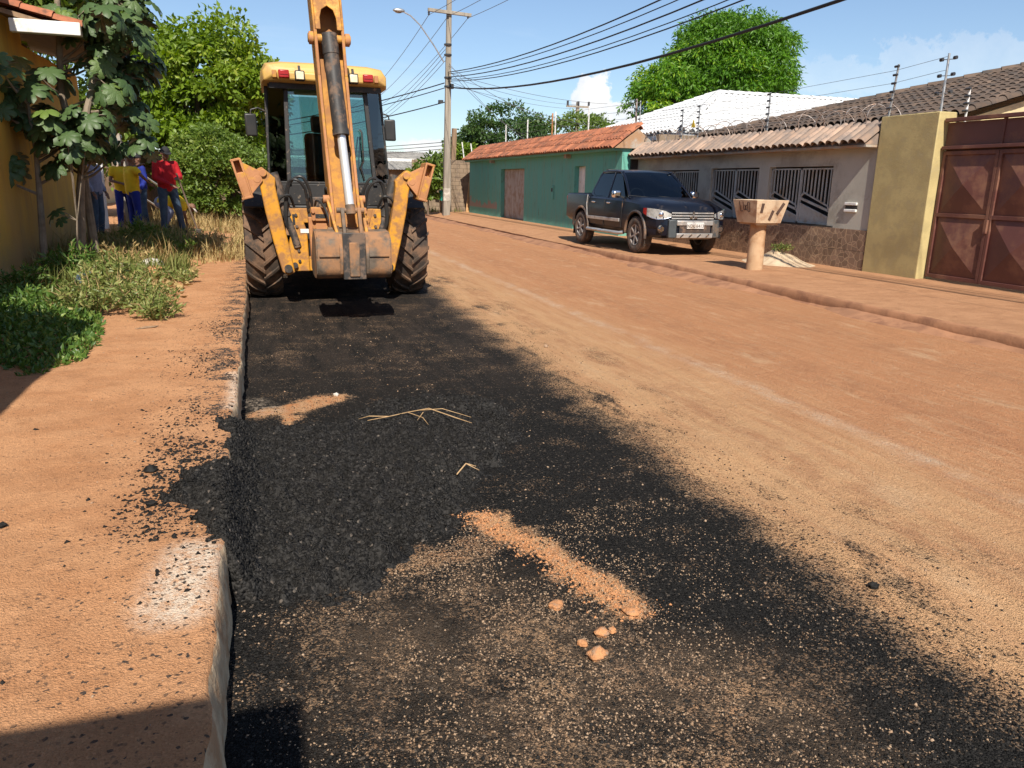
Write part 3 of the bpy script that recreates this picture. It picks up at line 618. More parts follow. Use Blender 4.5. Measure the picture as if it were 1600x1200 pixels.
def twig(name, paths, label, mt='straw_twig'):
    mb = MB()
    for p, r in paths: mb.tube(p, [r]*(len(p)-1)+[r*.4], 5)
    return tag(mb.build(name, MT[mt]), label, 'twig')
hz = lambda x, y: float(heap_z(np.array([x]), np.array([y]))[0])
def hp(x, y, dz=.012): return (x, y, hz(x, y)+dz+.016)
twig('dry_twig', [([hp(.60,4.76),hp(.72,4.72),hp(.86,4.83),hp(.98,4.72,.02),hp(1.12,4.55),hp(1.2,4.46)], .003), ([hp(.86,4.83),hp(.92,4.62,.02),hp(.93,4.5)], .0028), ([hp(.92,4.8,.02),hp(1.06,4.68,.03),hp(1.22,4.55)], .0028), ([hp(.6,4.76),hp(.54,4.83)], .003), ([hp(.72,4.72),hp(.58,4.7)], .003), ([hp(.95,4.76,.02),hp(.88,4.6,.02)], .003)], 'forked pale dry twig lying on the asphalt heap')
twig('dry_stalk', [([hp(.92,3.72),hp(.99,3.80),hp(1.05,3.81)], .004), ([hp(.99,3.80),hp(1.06,3.78)], .003)], 'short straw stalk at the right rim of the asphalt heap')
mb = MB(); mb.box((0,0,.012), (.17,.05,.02)); o = mb.build('wood_offcut', MT['pale_wood'], bevel=.003); o.location = (-1.60,5.02,float(lot_z(np.array([-1.6]),np.array([5.02]))[0])+.002); o.rotation_euler = (0,0,.12); tag(o, 'short sawn wood offcut lying on the shaded left sidewalk', 'wood')
# ---------------------------------------------------------------- right side of the street
def wall_x(x0, x1, y0, y1, z0, z1, ops):
    "wall slab along Y with rectangular openings (ya, yb, za, zb) sorted by ya"
    mb = MB(); y = y0
    for ya, yb, za, zb in ops:
        mb.bb(x0, x1, y, ya, z0, z1)
        if za > z0+.01: mb.bb(x0, x1, ya, yb, z0, za)
        if zb < z1-.01: mb.bb(x0, x1, ya, yb, zb, z1)
        y = yb
    mb.bb(x0, x1, y, y1, z0, z1); return mb
def tile_mesh(name, mt, w=.2, L=.42, seg=6, th=.014, rs=.010):
    V = []; F = []
    for j, (yy, k) in enumerate(((0, 1.0), (L, .86))):
        for rr, dz in ((.5, 0), (.5-th/w, -.0)):
            for i in range(seg+1):
                a = PI*i/seg; V.append((-math.cos(a)*w*rr*k, yy, math.sin(a)*w*rr*k*.85+(rs if j == 0 else 0)))
    n = seg+1
    for i in range(seg):
        F.append((i, i+1, 2*n+i+1, 2*n+i)); F.append((n+i+1, n+i, 3*n+i, 3*n+i+1)); F.append((i, n+i, n+i+1, i+1))
    mb = MB(); mb.add(V, F); return mb.mesh(name, MT[mt], 60)
CAMP = Vector((0,0,1.55))
def tile_roof(parent, E, along, upv, ncol, rowf, mt, w=.2, L=.42, overlap=.06, seed=1, limit=300, jit=.012):
    "E: eave corner; along/upv: unit vectors; rowf(c) -> (first,last) row range or list of rows for column c"
    a = Vector(along).normalized(); u = Vector(upv).normalized(); nz = a.cross(u).normalized()
    if nz.z < 0: nz = -nz
    g = random.Random(seed); me = tile_mesh('tile', mt, w*1.02, L); spots = []
    for c in range(ncol):
        for r in rowf(c):
            p = Vector(E)+a*(w*(c+.5))+u*((L-overlap)*r+g.uniform(-jit,jit))+nz*(.004*(r%2)+.004)
            spots.append((p, g.uniform(-.02,.02)))
    spots.sort(key=lambda s: (s[0]-CAMP).length)
    x = a if a.cross(u).dot(nz) > 0 else -a
    B = Matrix((x, u, nz)).transposed()
    for p, t in spots[:limit]:
        o = bpy.data.objects.new('tile', me); link(o, parent); q = Matrix.Rotation(t, 3, nz) @ B; o.matrix_local = Matrix.Translation(p) @ q.to_4x4()
    rest = spots[limit:]
    if rest:
        vb = np.array([v.co for v in me.vertices]); fb = [tuple(p.vertices) for p in me.polygons]; fb = np.array(fb); Vs = []; Fs = []
        for k, (p, t) in enumerate(rest):
            q = np.array(Matrix.Rotation(t, 3, nz) @ B); Vs.append(vb @ q.T+np.array(p)); Fs.append(fb+k*len(vb))
        o = link(bpy.data.objects.new('far_tiles', npmesh('far_tiles', np.concatenate(Vs), np.concatenate(Fs), MT[mt], None, True)), parent); tag(o, kind='stuff')
# --- green boundary building
gh = thing('green_building', 'long green building with orange clay tile roof beyond the pickup', 'building', (9.8, 20.4, 0))
gl = lambda mb, name, mt, par=None, bevel=0: mb.xf(lambda x,y,z: (x-9.8,y-20.4,z)).build(name, MT[mt], par or gh, bevel)
D1 = (28.9, 31.95, .0, 2.12); D2 = (22.98, 23.85, .0, 2.12)
gw_ = gl(wall_x(9.8, 10.1, 20.4, 37.1, 0, 2.62, [D2, D1]), 'wall', 'green')
gl(MB().bb(10.06, 10.6, 20.4, 37.1, 0, 2.5), 'back_wall', 'shade_and_trim')
def plank_door(par, x, y0, y1, z0, z1, n, mt, lf, frame='door_grey'):
    d = lf(MB().bb(x, x+.03, y0, y1, z0, z1), 'door', mt, par)
    w = (y1-y0)/n
    for i in range(n):
        mb = MB(); mb.bb(x-.018, x, y0+i*w+.006, y0+(i+1)*w-.006, z0+.02, z1-.02); lf(mb, 'plank', mt, d, .004)
    return d
gl2 = lambda mb, name, mt, par=None, bevel=0: mb.xf(lambda x,y,z: (x-9.8,y-20.4,z)).build(name, MT[mt], par, bevel)
plank_door(gh, 9.98, 28.9, 31.95, .14, 2.12, 12, 'door_grey', gl2)
d2 = plank_door(gh, 9.97, 22.98, 23.85, .14, 2.12, 4, 'white', gl2)
gl(MB().bb(9.55, 9.80, 20.4, 37.1, 2.50, 2.56), 'eave_board', 'green')
for yy in (24.3, 33.0): gl(MB().bb(9.62, 9.799, yy-.1, yy+.1, 2.38, 2.5), 'bracket', 'concrete')
gl(MB().bb(9.765, 9.799, 25.65, 25.9, 1.05, 1.5), 'meter_box', 'green')
gl(MB().bb(9.755, 9.764, 25.72, 25.83, 1.3, 1.42), 'meter_window', 'shade_and_trim')
gl(MB().prism([(9.5,2.562),(10.2,3.09),(10.9,2.562)], 'y', 20.3, 37.15), 'roof_body', 'concrete')
rt = bpy.data.objects.new('roof', None); link(rt, gh); rt.location = (-9.8,-20.4,0)
up = Vector((.75,0,.56)).normalized()
tile_roof(rt, (9.43,20.25,2.545), (0,1,0), up, 85, lambda c: range(3), 'tile_red', .198, .42, .07, 3)
me_r = tile_mesh('ridge_tile', 'tile_red', .26, .42)
for i in range(45): o = inst(me_r, 'ridge_tile', rt, (10.2, 20.25+.375*i, 3.06), (0,0,0))
# --- grey house front with grilles
hh = thing('grey_house_front', 'low grey street wall with barred openings and faded tile coping', 'wall', (10.3, 11.3, 0))
hl = lambda mb, name, mt, par=None, bevel=0: mb.xf(lambda x,y,z: (x-10.3,y-11.3,z)).build(name, MT[mt], par or hh, bevel)
OPS = [(12.37,14.31,.86,1.98),(14.67,16.56,.86,1.98),(17.10,19.68,.86,1.96)]
hl(wall_x(10.3, 10.46, 11.275, 20.4, 0, 2.50, OPS), 'wall', 'grey_plaster')
hl(MB().bb(10.47, 12.0, 11.3, 20.4, 2.46, 2.56), 'light_block_slab', 'shade_and_trim')  # hidden slab added to keep daylight out behind the grilles
hl(MB().bb(11.3, 11.36, 11.45, 20.3, 0, 2.455), 'inner_wall', 'shade_and_trim')  # dark wall and floor colour stands in for the dim interior
hl(MB().bb(10.47, 11.3, 11.45, 20.3, .0, .12), 'porch_floor', 'shade_and_trim')
g_ = random.Random(4); tw = .51
y = 11.285
while y < 20.3:
    for k, (za, zb) in enumerate(((.0,.475),(.48,.855))):
        hl(MB().bb(10.272-.002*g_.random(), 10.299, y+.0025, y+tw-.0025, za, zb), 'wall_tile', 'stone_tile', None)
    y += tw
hl(MB().bb(10.275, 10.299, 12.2, 16.6, .857, .885), 'sill', 'shade_and_trim')
def grille(y0, y1, z0, z1, x):
    w = (y1-y0)/2; gr = bpy.data.objects.new('grille', None); link(gr, hh)
    L_ = lambda mb, name: mb.xf(lambda X,Y,Z: (X-10.3,Y-11.3,Z)).build(name, MT['grille'], gr)
    for lf in range(2):
        yl = y1-lf*w      # viewer's left = larger y
        P = lambda u, v: (x, yl-u, z0+v)
        H = z1-z0
        fr = MB()
        for a, b in ((P(.015,0),P(.015,H)),(P(w-.015,0),P(w-.015,H)),(P(0,H-.015),P(w,H-.015)),(P(0,.015),P(w,.015))): fr.bar(a, b, .03, .03, (1,0,0))
        L_(fr, 'leaf_frame')
        topA = lambda u: .60*H-(u/w)*.30*H
        lowB = lambda u: .36*H-(u/w)*.24*H
        rl = MB(); rl.bar(P(.03,.48*H), P(.12,topA(.12)), .03, .025, (1,0,0)); rl.bar(P(.12,topA(.12)), P(w-.1,topA(w-.1)), .03, .025, (1,0,0)); rl.bar(P(w-.1,topA(w-.1)), P(w-.03,.20*H), .03, .025, (1,0,0))
        L_(rl, 'slanted_rail')
        L_(MB().bar(P(.03,.40*H+.06), P(w-.06,topA(w)-.055), .045, .025, (1,0,0)), 'slanted_rail')
        L_(MB().bar(P(.03,lowB(0)), P(w-.03,lowB(w)), .03, .025, (1,0,0)), 'slanted_rail')
        nb = int(w/.105)
        for i in range(1, nb):
            u = w*i/nb; L_(MB().bar(P(u, topA(u) if u > .12 else .52*H), P(u, H-.03), .022, .022, (1,0,0)), 'bar')
        sh = MB(); ns = 18; vv = []
        for i in range(ns+1):
            u = .03+(w-.06)*i/ns; dx = .012*(i % 2); vv += [(x+dx, yl-u, z0+.02), (x+dx, yl-u, z0+lowB(u))]
        sh.add(vv, [(2*i, 2*i+1, 2*i+3, 2*i+2) for i in range(ns)]); L_(sh, 'corrugated_sheet')
for a in OPS: grille(a[0]+.01, a[1]-.01, a[2]+.03, a[3]-.03, 10.37)
for dz in (0, -.12): hl(MB().bb(10.26, 10.299, 11.62, 11.92, 1.28+dz, 1.33+dz), 'mail_slot_lip', 'white', None, .008)
hl(MB().bb(10.29, 10.2995, 11.62, 11.92, 1.21, 1.28), 'mail_slot', 'shade_and_trim')
hl(MB().bb(10.03, 10.3, 11.3, 20.4, 2.27, 2.315), 'eave_slab', 'concrete', None, .006)
hl(MB().prism([(10.03,2.318),(10.44,2.63),(10.9,2.318)], 'y', 11.3, 20.4), 'coping_body', 'tile_pink')
rp = bpy.data.objects.new('coping_roof', None); link(rp, hh); rp.location = (-10.3,-11.3,0)
tile_roof(rp, (9.99,11.29,2.325), (0,1,0), Vector((.42,0,.315)), 46, lambda c: range(1), 'tile_pink', .198, .60, .06, 5, jit=.02)
me_r = tile_mesh('ridge_tile', 'tile_pink', .24, .42)
for i in range(24): inst(me_r, 'ridge_tile', rp, (10.45, 11.29+.375*i, 2.60+.01*g_.random()), (0,0,g_.uniform(-.04,.04)))
# --- ochre pillar
tag(MB().bb(10.26, 10.62, 10.05, 11.272, 0, 2.77).build('gate_pillar', MT['ochre'], bevel=.012), 'ochre plastered pillar wall between grey wall and brown gate', 'pillar')
# --- brown sheet gate
bg_ = thing('metal_gate', 'tall brown sheet metal gate with folded diamond panels', 'gate', (10.45, 10.0, 0))
def bl(mb, name, par=None, bevel=0): return mb.xf(lambda x,y,z: (x-10.45,y-10.0,z)).build(name, MT['brown_metal'], par or bg_, bevel, smooth=0)
edges = [10.03, 9.02, 8.01, 7.0, 6.0]
for i in range(4):
    yb, ya = edges[i]-.004, edges[i+1]+.004
    lf = bpy.data.objects.new('gate_leaf', None); link(lf, bg_)
    fr = MB(); 
    for a, b in ((ya,ya+.05),(yb-.05,yb)): fr.bb(10.42,10.46,a,b,.19,2.17)
    for a, b in ((.19,.25),(1.16,1.22),(2.11,2.17)): fr.bb(10.422,10.458,ya+.05,yb-.05,a,b)
    bl(fr, 'leaf_frame', lf, .004)
    for za, zb in ((.25,1.16),(1.22,2.11)):
        y0, y1 = ya+.05, yb-.05; ym, zm = (y0+y1)/2, (za+zb)/2; mb = MB(); mb.add([(10.452,y0,za),(10.452,y1,za),(10.452,y1,zb),(10.452,y0,zb),(10.365,ym,zm)], [(0,1,4),(1,2,4),(2,3,4),(3,0,4)]); bl(mb, 'panel', lf)
    bl(MB().bb(10.44,10.46,ya,yb,2.25,2.60), 'top_sheet', lf)
    bl(MB().bb(10.425,10.465,ya-.02,ya+.02,2.22,2.66), 'top_post', lf)
bl(MB().bb(10.36,10.47,6.0,10.03,2.61,2.665), 'top_rail', None, .006); bl(MB().bb(10.37,10.48,6.0,10.03,2.195,2.245), 'middle_rail', None, .006)
bl(MB().bb(10.385,10.42,9.0,9.05,.95,1.15), 'latch')
bl(MB().bb(10.47,10.49,6.0,10.03,.19,2.60), 'backing_sheet')
# --- house with blackened roof behind
bh = thing('dark_roofed_house', 'house with blackened clay tile roof behind the grey street wall', 'house', (12, 11.3, 0))
hb = lambda mb, name, mt, par=None: mb.xf(lambda x,y,z: (x-12,y-11.3,z)).build(name, MT[mt], par or bh)
S_ = .28
hb(MB().add([(12,11.3,0),(18,11.3,0),(18,11.3,2.78+S_*6),(12,11.3,2.78),(12,11.42,0),(18,11.42,0),(18,11.42,2.78+S_*6),(12,11.42,2.78)], [(0,1,2,3),(7,6,5,4),(0,4,5,1),(3,2,6,7),(0,3,7,4),(1,5,6,2)]), 'gable_wall', 'cream')
hb(MB().bb(12, 12.15, 11.425, 19.4, 0, 2.80), 'front_wall', 'grey_plaster')
hb(MB().bb(12.15, 18, 19.25, 19.4, 0, 2.8), 'side_wall', 'grey_plaster')
rx0, ry0, rz0 = 11.78, 19.85, 2.86; rl_ = 6.4
deck = MB(); deck.add([(rx0,11.08,rz0),(rx0,ry0,rz0),(rx0+rl_,ry0-rl_,rz0+S_*rl_),(rx0+rl_,11.08,rz0+S_*rl_),(rx0+2*rl_,ry0,rz0),(rx0+2*rl_,11.08,rz0)], [(0,1,2,3),(1,4,2),(3,2,4,5)])
hb(deck, 'roof_deck', 'tile_dark')
rd = bpy.data.objects.new('roof', None); link(rd, bh); rd.location = (-12,-11.3,0)
sl = math.hypot(1, S_)
def rows_dark(c):
    yy = 11.05+.21*(c+.5); xmax = min(rl_, ry0-yy); return range(max(0, int(xmax*sl/.36)))
tile_roof(rd, (rx0-.06,11.05,rz0-.01), (0,1,0), Vector((1,0,S_)), 42, rows_dark, 'tile_dark', .21, .42, .06, 7)
hipm = tile_mesh('hip_tile', 'tile_dark', .26, .42); hd = Vector((1,-1,S_)).normalized()
for i in range(22):
    p = Vector((rx0,ry0,rz0+.03))+hd*(.38*i); o = bpy.data.objects.new('hip_tile', hipm); link(o, rd); zz = Vector((0,0,1))-hd*hd.z; zz.normalize(); B = Matrix((hd.cross(zz), hd, zz)).transposed(); o.matrix_local = Matrix.Translation(p) @ B.to_4x4()
# --- white roofed house
wh = thing('white_roofed_house', 'house with white painted hip roof below the mango tree', 'house', (16, 26, 0))
wl_ = lambda mb, name, mt, par=None: mb.xf(lambda x,y,z: (x-16,y-26,z)).build(name, MT[mt], par or wh)
wl_(MB().bb(12.6, 28, 21.9, 30.1, 0, 3.05), 'wall', 'cream')
PK = Vector((16.2,26,4.82)); FL = Vector((12.1,21.3,3.12)); BL_ = Vector((12.1,30.7,3.12)); RG = Vector((24.5,26,4.82)); FR_ = Vector((28.5,21.3,3.12)); BR_ = Vector((28.5,30.7,3.12))
wl_(MB().add([PK,FL,BL_,RG,FR_,BR_], [(0,1,4,3),(0,2,1),(2,0,3,5),(3,4,5),(1,2,5,4)]), 'roof_deck', 'tile_white')
rw = bpy.data.objects.new('roof', None); link(rw, wh); rw.location = (-16,-26,0)
upf = Vector((0,4.7,1.70)); 
tile_roof(rw, FL+Vector((0,-.02,.0)), (1,0,0), upf, 68, lambda c: range(int(max(0,min(1, (c+.5)*.24/4.1))*5.0/.40)), 'tile_white', .24, .46, .06, 9, limit=260)
upl = Vector((4.1,0,1.70))
tile_roof(rw, FL+Vector((-.02,0,.0)), (0,1,0), upl, 39, lambda c: range(int(max(0, 1-abs((c+.5)*.24-4.7)/4.7)*4.43/.40)), 'tile_white', .24, .46, .06, 10, limit=40)
capm = tile_mesh('ridge_tile', 'tile_white', .28, .46)
def caps(par, A, Bv, me_, off=.05, nm='ridge_tile', step=.40):
    d = (Bv-A); n = int(d.length/step); d.normalize(); zz = Vector((0,0,1))-d*d.z; zz.normalize(); B = Matrix((d.cross(zz), d, zz)).transposed()
    for i in range(n): o = bpy.data.objects.new(nm, me_); link(o, par); o.matrix_local = Matrix.Translation(A+d*step*i+zz*off) @ B.to_4x4()
caps(rw, FL, PK, capm); caps(rw, BL_, PK, capm); caps(rw, PK, RG, capm)
wl_(MB().bb(12.2, 28.4, 21.36, 21.44, 2.96, 3.10), 'fascia', 'white'); wl_(MB().bb(12.12, 12.2, 21.36, 30.6, 2.96, 3.10), 'fascia', 'white')
# --- party wall
tag(MB().bb(10.92, 14.0, 20.42, 20.58, 0, 2.98).build('party_wall', MT['block']), 'stained block wall dividing the green and grey properties', 'wall')
# --- electric fence posts, wires, razor coil
def fence_post(x, y, z0, z1, label, tilt=(0,0), n=6, mt='steel', ins=True, r=.018, group='electric fence posts'):
    t = thing('fence_post', label, 'post', (x,y,z0), 0, group); H = z1-z0
    P = lambda f: (tilt[0]*f, tilt[1]*f, H*f)
    MB().tube([P(-.15),P(.5),P(1)], r, 8).build('pole', MT[mt], t)
    if ins:
        for k in range(n):
            f = .22+.74*k/(n-1); p = Vector(P(f)); MB().cyl(p+Vector((-.03,-.045,0)), p+Vector((-.03,.045,0)), .020, None, 8).build('insulator', MT['insul'], t)
    return t
fence_post(10.45,11.33,2.72,3.62,'steel electric fence post at the left top of the ochre pillar',(0,-.08))
t = thing('fence_post','double armed electric fence post above the ochre pillar','post',(10.45,10.23,2.75),0,'electric fence posts')
MB().tube([(0,0,-.1),(0,0,.9)], .018, 8).build('pole', MT['steel'], t)
for zz in (.30,.56,.80):
    MB().bar((0,-.13,zz),(0,.13,zz+.02),.012,.012).build('arm', MT['steel'], t)
    for s in (-1,1): MB().cyl((0,s*.13-.025,zz+.02),(0,s*.13+.025,zz+.02),.028,None,10).build('insulator', MT['insul'], t)
fence_post(10.62,9.9,2.68,3.12,'short insulated post beside the brown gate top',(0,0),4,'white')
fence_post(10.45,14.75,2.62,3.51,'steel fence post above the wider barred opening')
fence_post(10.45,17.55,2.62,3.50,'fence post bearing the yellow warning plate')
fence_post(10.45,18.35,2.62,3.46,'fence post left of the yellow warning plate')
fence_post(10.35,20.75,2.5,3.92,'tall dark pole at the corner of green and grey walls',(0,.05),6,'rust_wire',True,.03)
fence_post(10.35,20.5,2.4,3.85,'pale rod leaning by the dark corner pole',(0,.06),6,'steel')
for yy, zt, lb in ((32.95,3.97,'leftmost pale fence post standing on the green roof'),(30.1,3.98,'second pale fence post standing on the green roof'),(27.05,4.05,'pale fence post paired with the rusty one'),(24.05,4.0,'pale fence post near the right end of the green roof')):
    fence_post(10.3,yy,3.0,zt,lb,(0,0),5,'white',False,.026)
fence_post(10.3,27.35,3.0,4.02,'rusty brown fence post in the middle of the green roof',(0,0),5,'rust_orange',False,.03)
def wire(name, pts, r, label, group, mt='alu_cable', cat='wire', n=5): return tag(MB().tube(pts, r, n).build(name, MT[mt]), label, cat, group)
for k in range(4):
    z = 3.30+.2*k; wire('fence_wire', [(10.28,20.8,z-.1),(10.28,24.05,z),(10.28,27.2,z),(10.28,30.1,z),(10.28,33,z),(10.28,37,z-.05)], .004, ['lowest','second','third','topmost'][k]+' fence wire strung above the green roof', 'fence wires')
for k in range(4):
    z = 2.92+.2*k; wire('fence_wire', [(10.42,10.23,z+.08),(10.42,11.3,z),(10.42,14.75,z-.04),(10.42,17.55,z-.05),(10.42,20.6,z)], .0035, ['lowest','second','third','topmost'][k]+' fence wire strung above the grey wall', 'fence wires')
pts = []; turns = 24
for i in range(turns*18+1):
    a = 2*PI*i/18; f = i/(turns*18); rr = .23+.035*math.sin(f*37)+.02*math.sin(f*91)
    pts.append((10.62+rr*math.cos(a), 11.45+9.3*f+.10*math.sin(a*.5+f*20), 2.80+rr*math.sin(a)))
tag(MB().tube(pts, .009, 5).build('razor_wire', MT['rust_wire']), 'coil of rusty razor wire along the top of the grey wall', 'razor wire')
sg = MB(); sg.prism([(0,0),(.09,.10),(.15,.06),(.12,.16),(.19,.24),(.09,.24),(.06,.34),(0,.25),(-.06,.34),(-.09,.24),(-.19,.24),(-.12,.16),(-.15,.06),(-.09,.10)][::-1], 'x', 10.40, 10.408)
sg.xf(lambda x,y,z: (x, y*.42+17.75, z*.72+2.95)); MT['sign_yellow'] = mat('yellow_sign', (.70,.48,.02), (.6,.4,.02), 5, .5, bump=0)
sg.v = []; sg.f = []; sg.prism([(-.10,0),(.10,0),(0,.19)], 'x', 10.40, 10.408).xf(lambda x,y,z: (x, y+17.72, z+2.98))
tag(sg.build('warning_plate', MT['sign_yellow']), 'small yellow triangular warning plate hung on the fence wires', 'sign')
# --- litter bin on a concrete post
tb = thing('litter_bin', 'square concrete litter bin lettered LIXO on a round concrete post', 'litter bin', (8.36, 11.78, .145), R(3))
MB().lathe([(0,.0),(.15,0),(.145,.1),(.138,.5),(.138,.80),(0,.80)], n=28).build('post', MT['bin_post'], tb)
MB().lathe([(0,.775),(.21,.79),(.23,.815),(0,.82)], n=28).build('post_cap', MT['bin_post'], tb)
a0, a1, z0, z1 = .26, .335, .82, 1.21
bx = MB(); th = .045; sl_ = lambda z: a0+(a1-a0)*(z-z0)/(z1-z0)
def side(k):
    "one wall of the bin; k=0 faces -x (letters), k=1 faces -y (slots)"
    m3 = Matrix.Rotation([0, PI/2, PI, -PI/2][k], 3, 'Z')
    def P(u, v, d): s_ = sl_(z0+v*(z1-z0)); return tuple(m3 @ Vector((-(s_-d), u*s_, z0+v*(z1-z0))))
    def quadbox(mb, u0, u1, v0, v1, d0=0, d1=th):
        vs_ = [P(u,v,d) for d in (d0,d1) for u, v in ((u0,v0),(u1,v0),(u1,v1),(u0,v1))]
        mb.add(vs_, [(0,1,2,3),(7,6,5,4),(0,4,5,1),(1,5,6,2),(2,6,7,3),(3,7,4,0)])
    return P, quadbox
for k in range(4):
    P, qb = side(k); mb = MB()
    if k in (0,2): qb(mb, -1, 1, 0, 1)
    else: qb(mb, -.9, .9, 0, 1)
    w_ = mb.build('side_panel', MT['bin'], tb, .006)
    if k == 0:
        # letters, read from the street: L I X O  (viewer's left is +y)
        def stroke(u0, v0, u1, v1, t=.018):
            a = Vector(P(u0,v0,-.002)); b = Vector(P(u1,v1,-.002)); MB().bar(a, b, t, .006, (-1,0,.3)).build('letter_stroke', MT['ink'], w_)
        for s_ in ((.46,.92,.44,.50),(.44,.50,.26,.50),(.16,.92,.14,.54),(.04,.78,-.10,.54),(-.10,.78,.04,.54),(-.22,.90,-.22,.50),(-.22,.50,-.40,.50),(-.40,.50,-.40,.88),(-.40,.88,-.22,.90)): stroke(*s_)
    if k == 1:
        for u0, v0, u1, v1 in ((.68,.46,.60,.86),(.02,.14,-.14,.56),(-.45,.40,-.72,.88)):
            a = Vector(P(-u0,v0,-.003)); b = Vector(P(-u1,v1,-.003)); MB().bar(Vector((-a.x,a.y,a.z)), Vector((-b.x,b.y,b.z)), .052, .01, (0,-1,.3)).build('slot', MT['ink'], w_)
MB().bb(-a0+.03,a0-.03,-a0+.03,a0-.03,z0-.03,z0+.03).build('bottom', MT['bin_post'], tb)
# --- sand heap with a tuft
def sandz(X, Y):
    d = np.hypot((X-9.55)/.62, (Y-12.75)/.95); return .148+np.clip(1-d,0,1)**1.3*.30*(.7+.6*fbm(X,Y,4,3,70))-.012+(fbm(X,Y,11,3,71)-.5)*.03*(d < 1)
MT['sand'] = mat('pale_sand', (.52,.40,.27), (.42,.30,.19), 6, .95, bump=.5, bsc=60)
tag(grid('sand_heap', np.linspace(8.85,10.25,36), np.linspace(11.7,13.8,48), sandz, MT['sand']), 'small pale sand heap on the sidewalk behind the litter bin', 'sand heap', kind='stuff')
# --- block wall across, leaning post, far sheds
wb = thing('block_wall', 'bare block wall beyond the utility pole', 'wall', (8.9, 38, 0))
g_ = random.Random(9); me_b = MB().box((0,0,0), (.39,.14,.19)).mesh('block', MT['block'], 0)
for r in range(13):
    for c in range(8):
        off = .2 if r % 2 else 0
        inst(me_b, 'block', wb, (-1.4+.4*c+off, g_.uniform(-.008,.008), .1+.2*r), (0,0,0))
MB().bb(-1.72, 2.0, .075, .12, -.05, 2.58).build('mortar_core', MT['block'], wb)
MB().bb(-.05,.15,-.20,-.08,0,2.65).build('wall_post', MT['pole'], wb, .01); 
o = MB().bar((9.75,37.3,.12),(10.1,37.7,2.2),.20,.05,(0,1,0)).build('leaning_plank', MT['pale_wood'], bevel=.005); tag(o, 'pale plank leaning on the block wall beside the green building', 'plank')
sd = thing('far_shed', 'far low shed with grey fibre cement roof past the machine', 'shed', (6, 50, 0))
MB().bb(-6,5.5,0,.2,0,2.3).build('wall', MT['block'], sd); MB().bb(-6,-5.8,.2,9,0,2.3).build('wall', MT['block'], sd)
mb = MB(); vv = []
for i in range(140): x = -6.3+i*.086; dz = .03*(i % 2); vv += [(x,-.5,2.25+dz),(x,6,3.55+dz)]
mb.add(vv, [(2*i,2*i+1,2*i+3,2*i+2) for i in range(139)]); mb.build('roof_sheet', MT['fibre_roof'], sd, smooth=0)
MB().bb(-6.3,5.7,2.2,2.3,2.82,3.0).build('white_fascia', MT['white'], sd)
fw = MB().bb(-6,7.0,46,46.15,0,1.9).build('far_wall', MT['block']); tag(fw, 'low far wall at the end of the street behind the machine', 'wall')
b1 = MB().lathe([(0,0),(.13,0),(.17,.42),(.15,.42),(.12,.03),(0,.03)], n=16).build('plastic_bucket', MT['turq']); b1.location = (8.05,35.6,.75); b1.rotation_euler = (.2,.1,0); tag(b1, 'turquoise plastic bucket hung by the utility pole', 'bucket')
st = MB(); st.cyl((8.05,35.75,.14),(8.05,35.75,.8),.03,None,8); o = st.build('bucket_stake', MT['wood']); tag(o, 'wooden stake under the turquoise bucket', 'stake')
# ---------------------------------------------------------------- backhoe loader
bk = thing('backhoe_loader', 'yellow backhoe loader seen from behind with boom raised on the left lane', 'backhoe', (1.0, 11.1, 0))
LEAN = .035
def kb(mb, name, mt, par=None, bevel=0, smooth=38, lean=True, seg=2):
    if lean: mb.xf(lambda x,y,z: (x-LEAN*(z-.7), y, z))
    return mb.build(name, MT[mt], par or bk, bevel, smooth, seg=seg)
# wheels
def big_wheel(x, y, Rr, w, nl, sgn):
    wl = bpy.data.objects.new('wheel', None); link(wl, bk); wl.location = (x, y, Rr-.012)
    hw = w/2
    MB().lathe([(Rr*.56,-hw*.86),(Rr*.64,-hw*.98),(Rr*.80,-hw*1.0),(Rr*.90,-hw*.93),(Rr*.94,-hw*.6),(Rr*.95,0),(Rr*.94,hw*.6),(Rr*.90,hw*.93),(Rr*.80,hw*1.0),(Rr*.64,hw*.98),(Rr*.56,hw*.86)], axis='x', n=48).build('tyre', MT['tyre'], wl)
    lm = MB(); A = .30   # angular sweep of a lug
    sec = []
    for i in range(5):
        f = i/4; a = A*f; xx = hw*(-.04+1.04*f); rb = Rr*(.94-.05*f*f); rt = Rr*(1.0-.035*f*f) if f < 1 else Rr*.93; ww = .028
        sec.append((xx, a, rb-.02, rt, ww))
    vs_ = []; fs = []
    for xx, a, rb, rt, ww in sec:
        for rr, da in ((rb,-ww*1.3),(rt,-ww),(rt,ww),(rb,ww*1.3)):
            b = a+da; vs_.append((xx, rr*math.sin(b), rr*math.cos(b)))
    for i in range(4):
        for k in range(4): fs.append((i*4+k, i*4+(k+1)%4, (i+1)*4+(k+1)%4, (i+1)*4+k))
    fs += [(3,2,1,0),(16,17,18,19)]
    lm.add(vs_, fs); meR = lm.mesh('lug', MT['tyre'], 50)
    lm2 = MB(); lm2.add([(-p[0],p[1],p[2]) for p in vs_], fs); meL = lm2.mesh('lug', MT['tyre'], 50)
    for k in range(nl):
        inst(meR, 'lug', wl, (0,0,0), (2*PI*k/nl,0,0)); inst(meL, 'lug', wl, (0,0,0), (2*PI*(k+.5)/nl,0,0))
    MB().lathe([(0,sgn*hw*.35),(Rr*.2,sgn*hw*.35),(Rr*.42,sgn*hw*.1),(Rr*.52,sgn*hw*.3),(Rr*.57,sgn*hw*.88),(Rr*.56,-sgn*hw*.86),(Rr*.5,-sgn*hw*.2),(0,-sgn*hw*.2)], axis='x', n=36).build('rim', MT['yellow_roof'], wl)
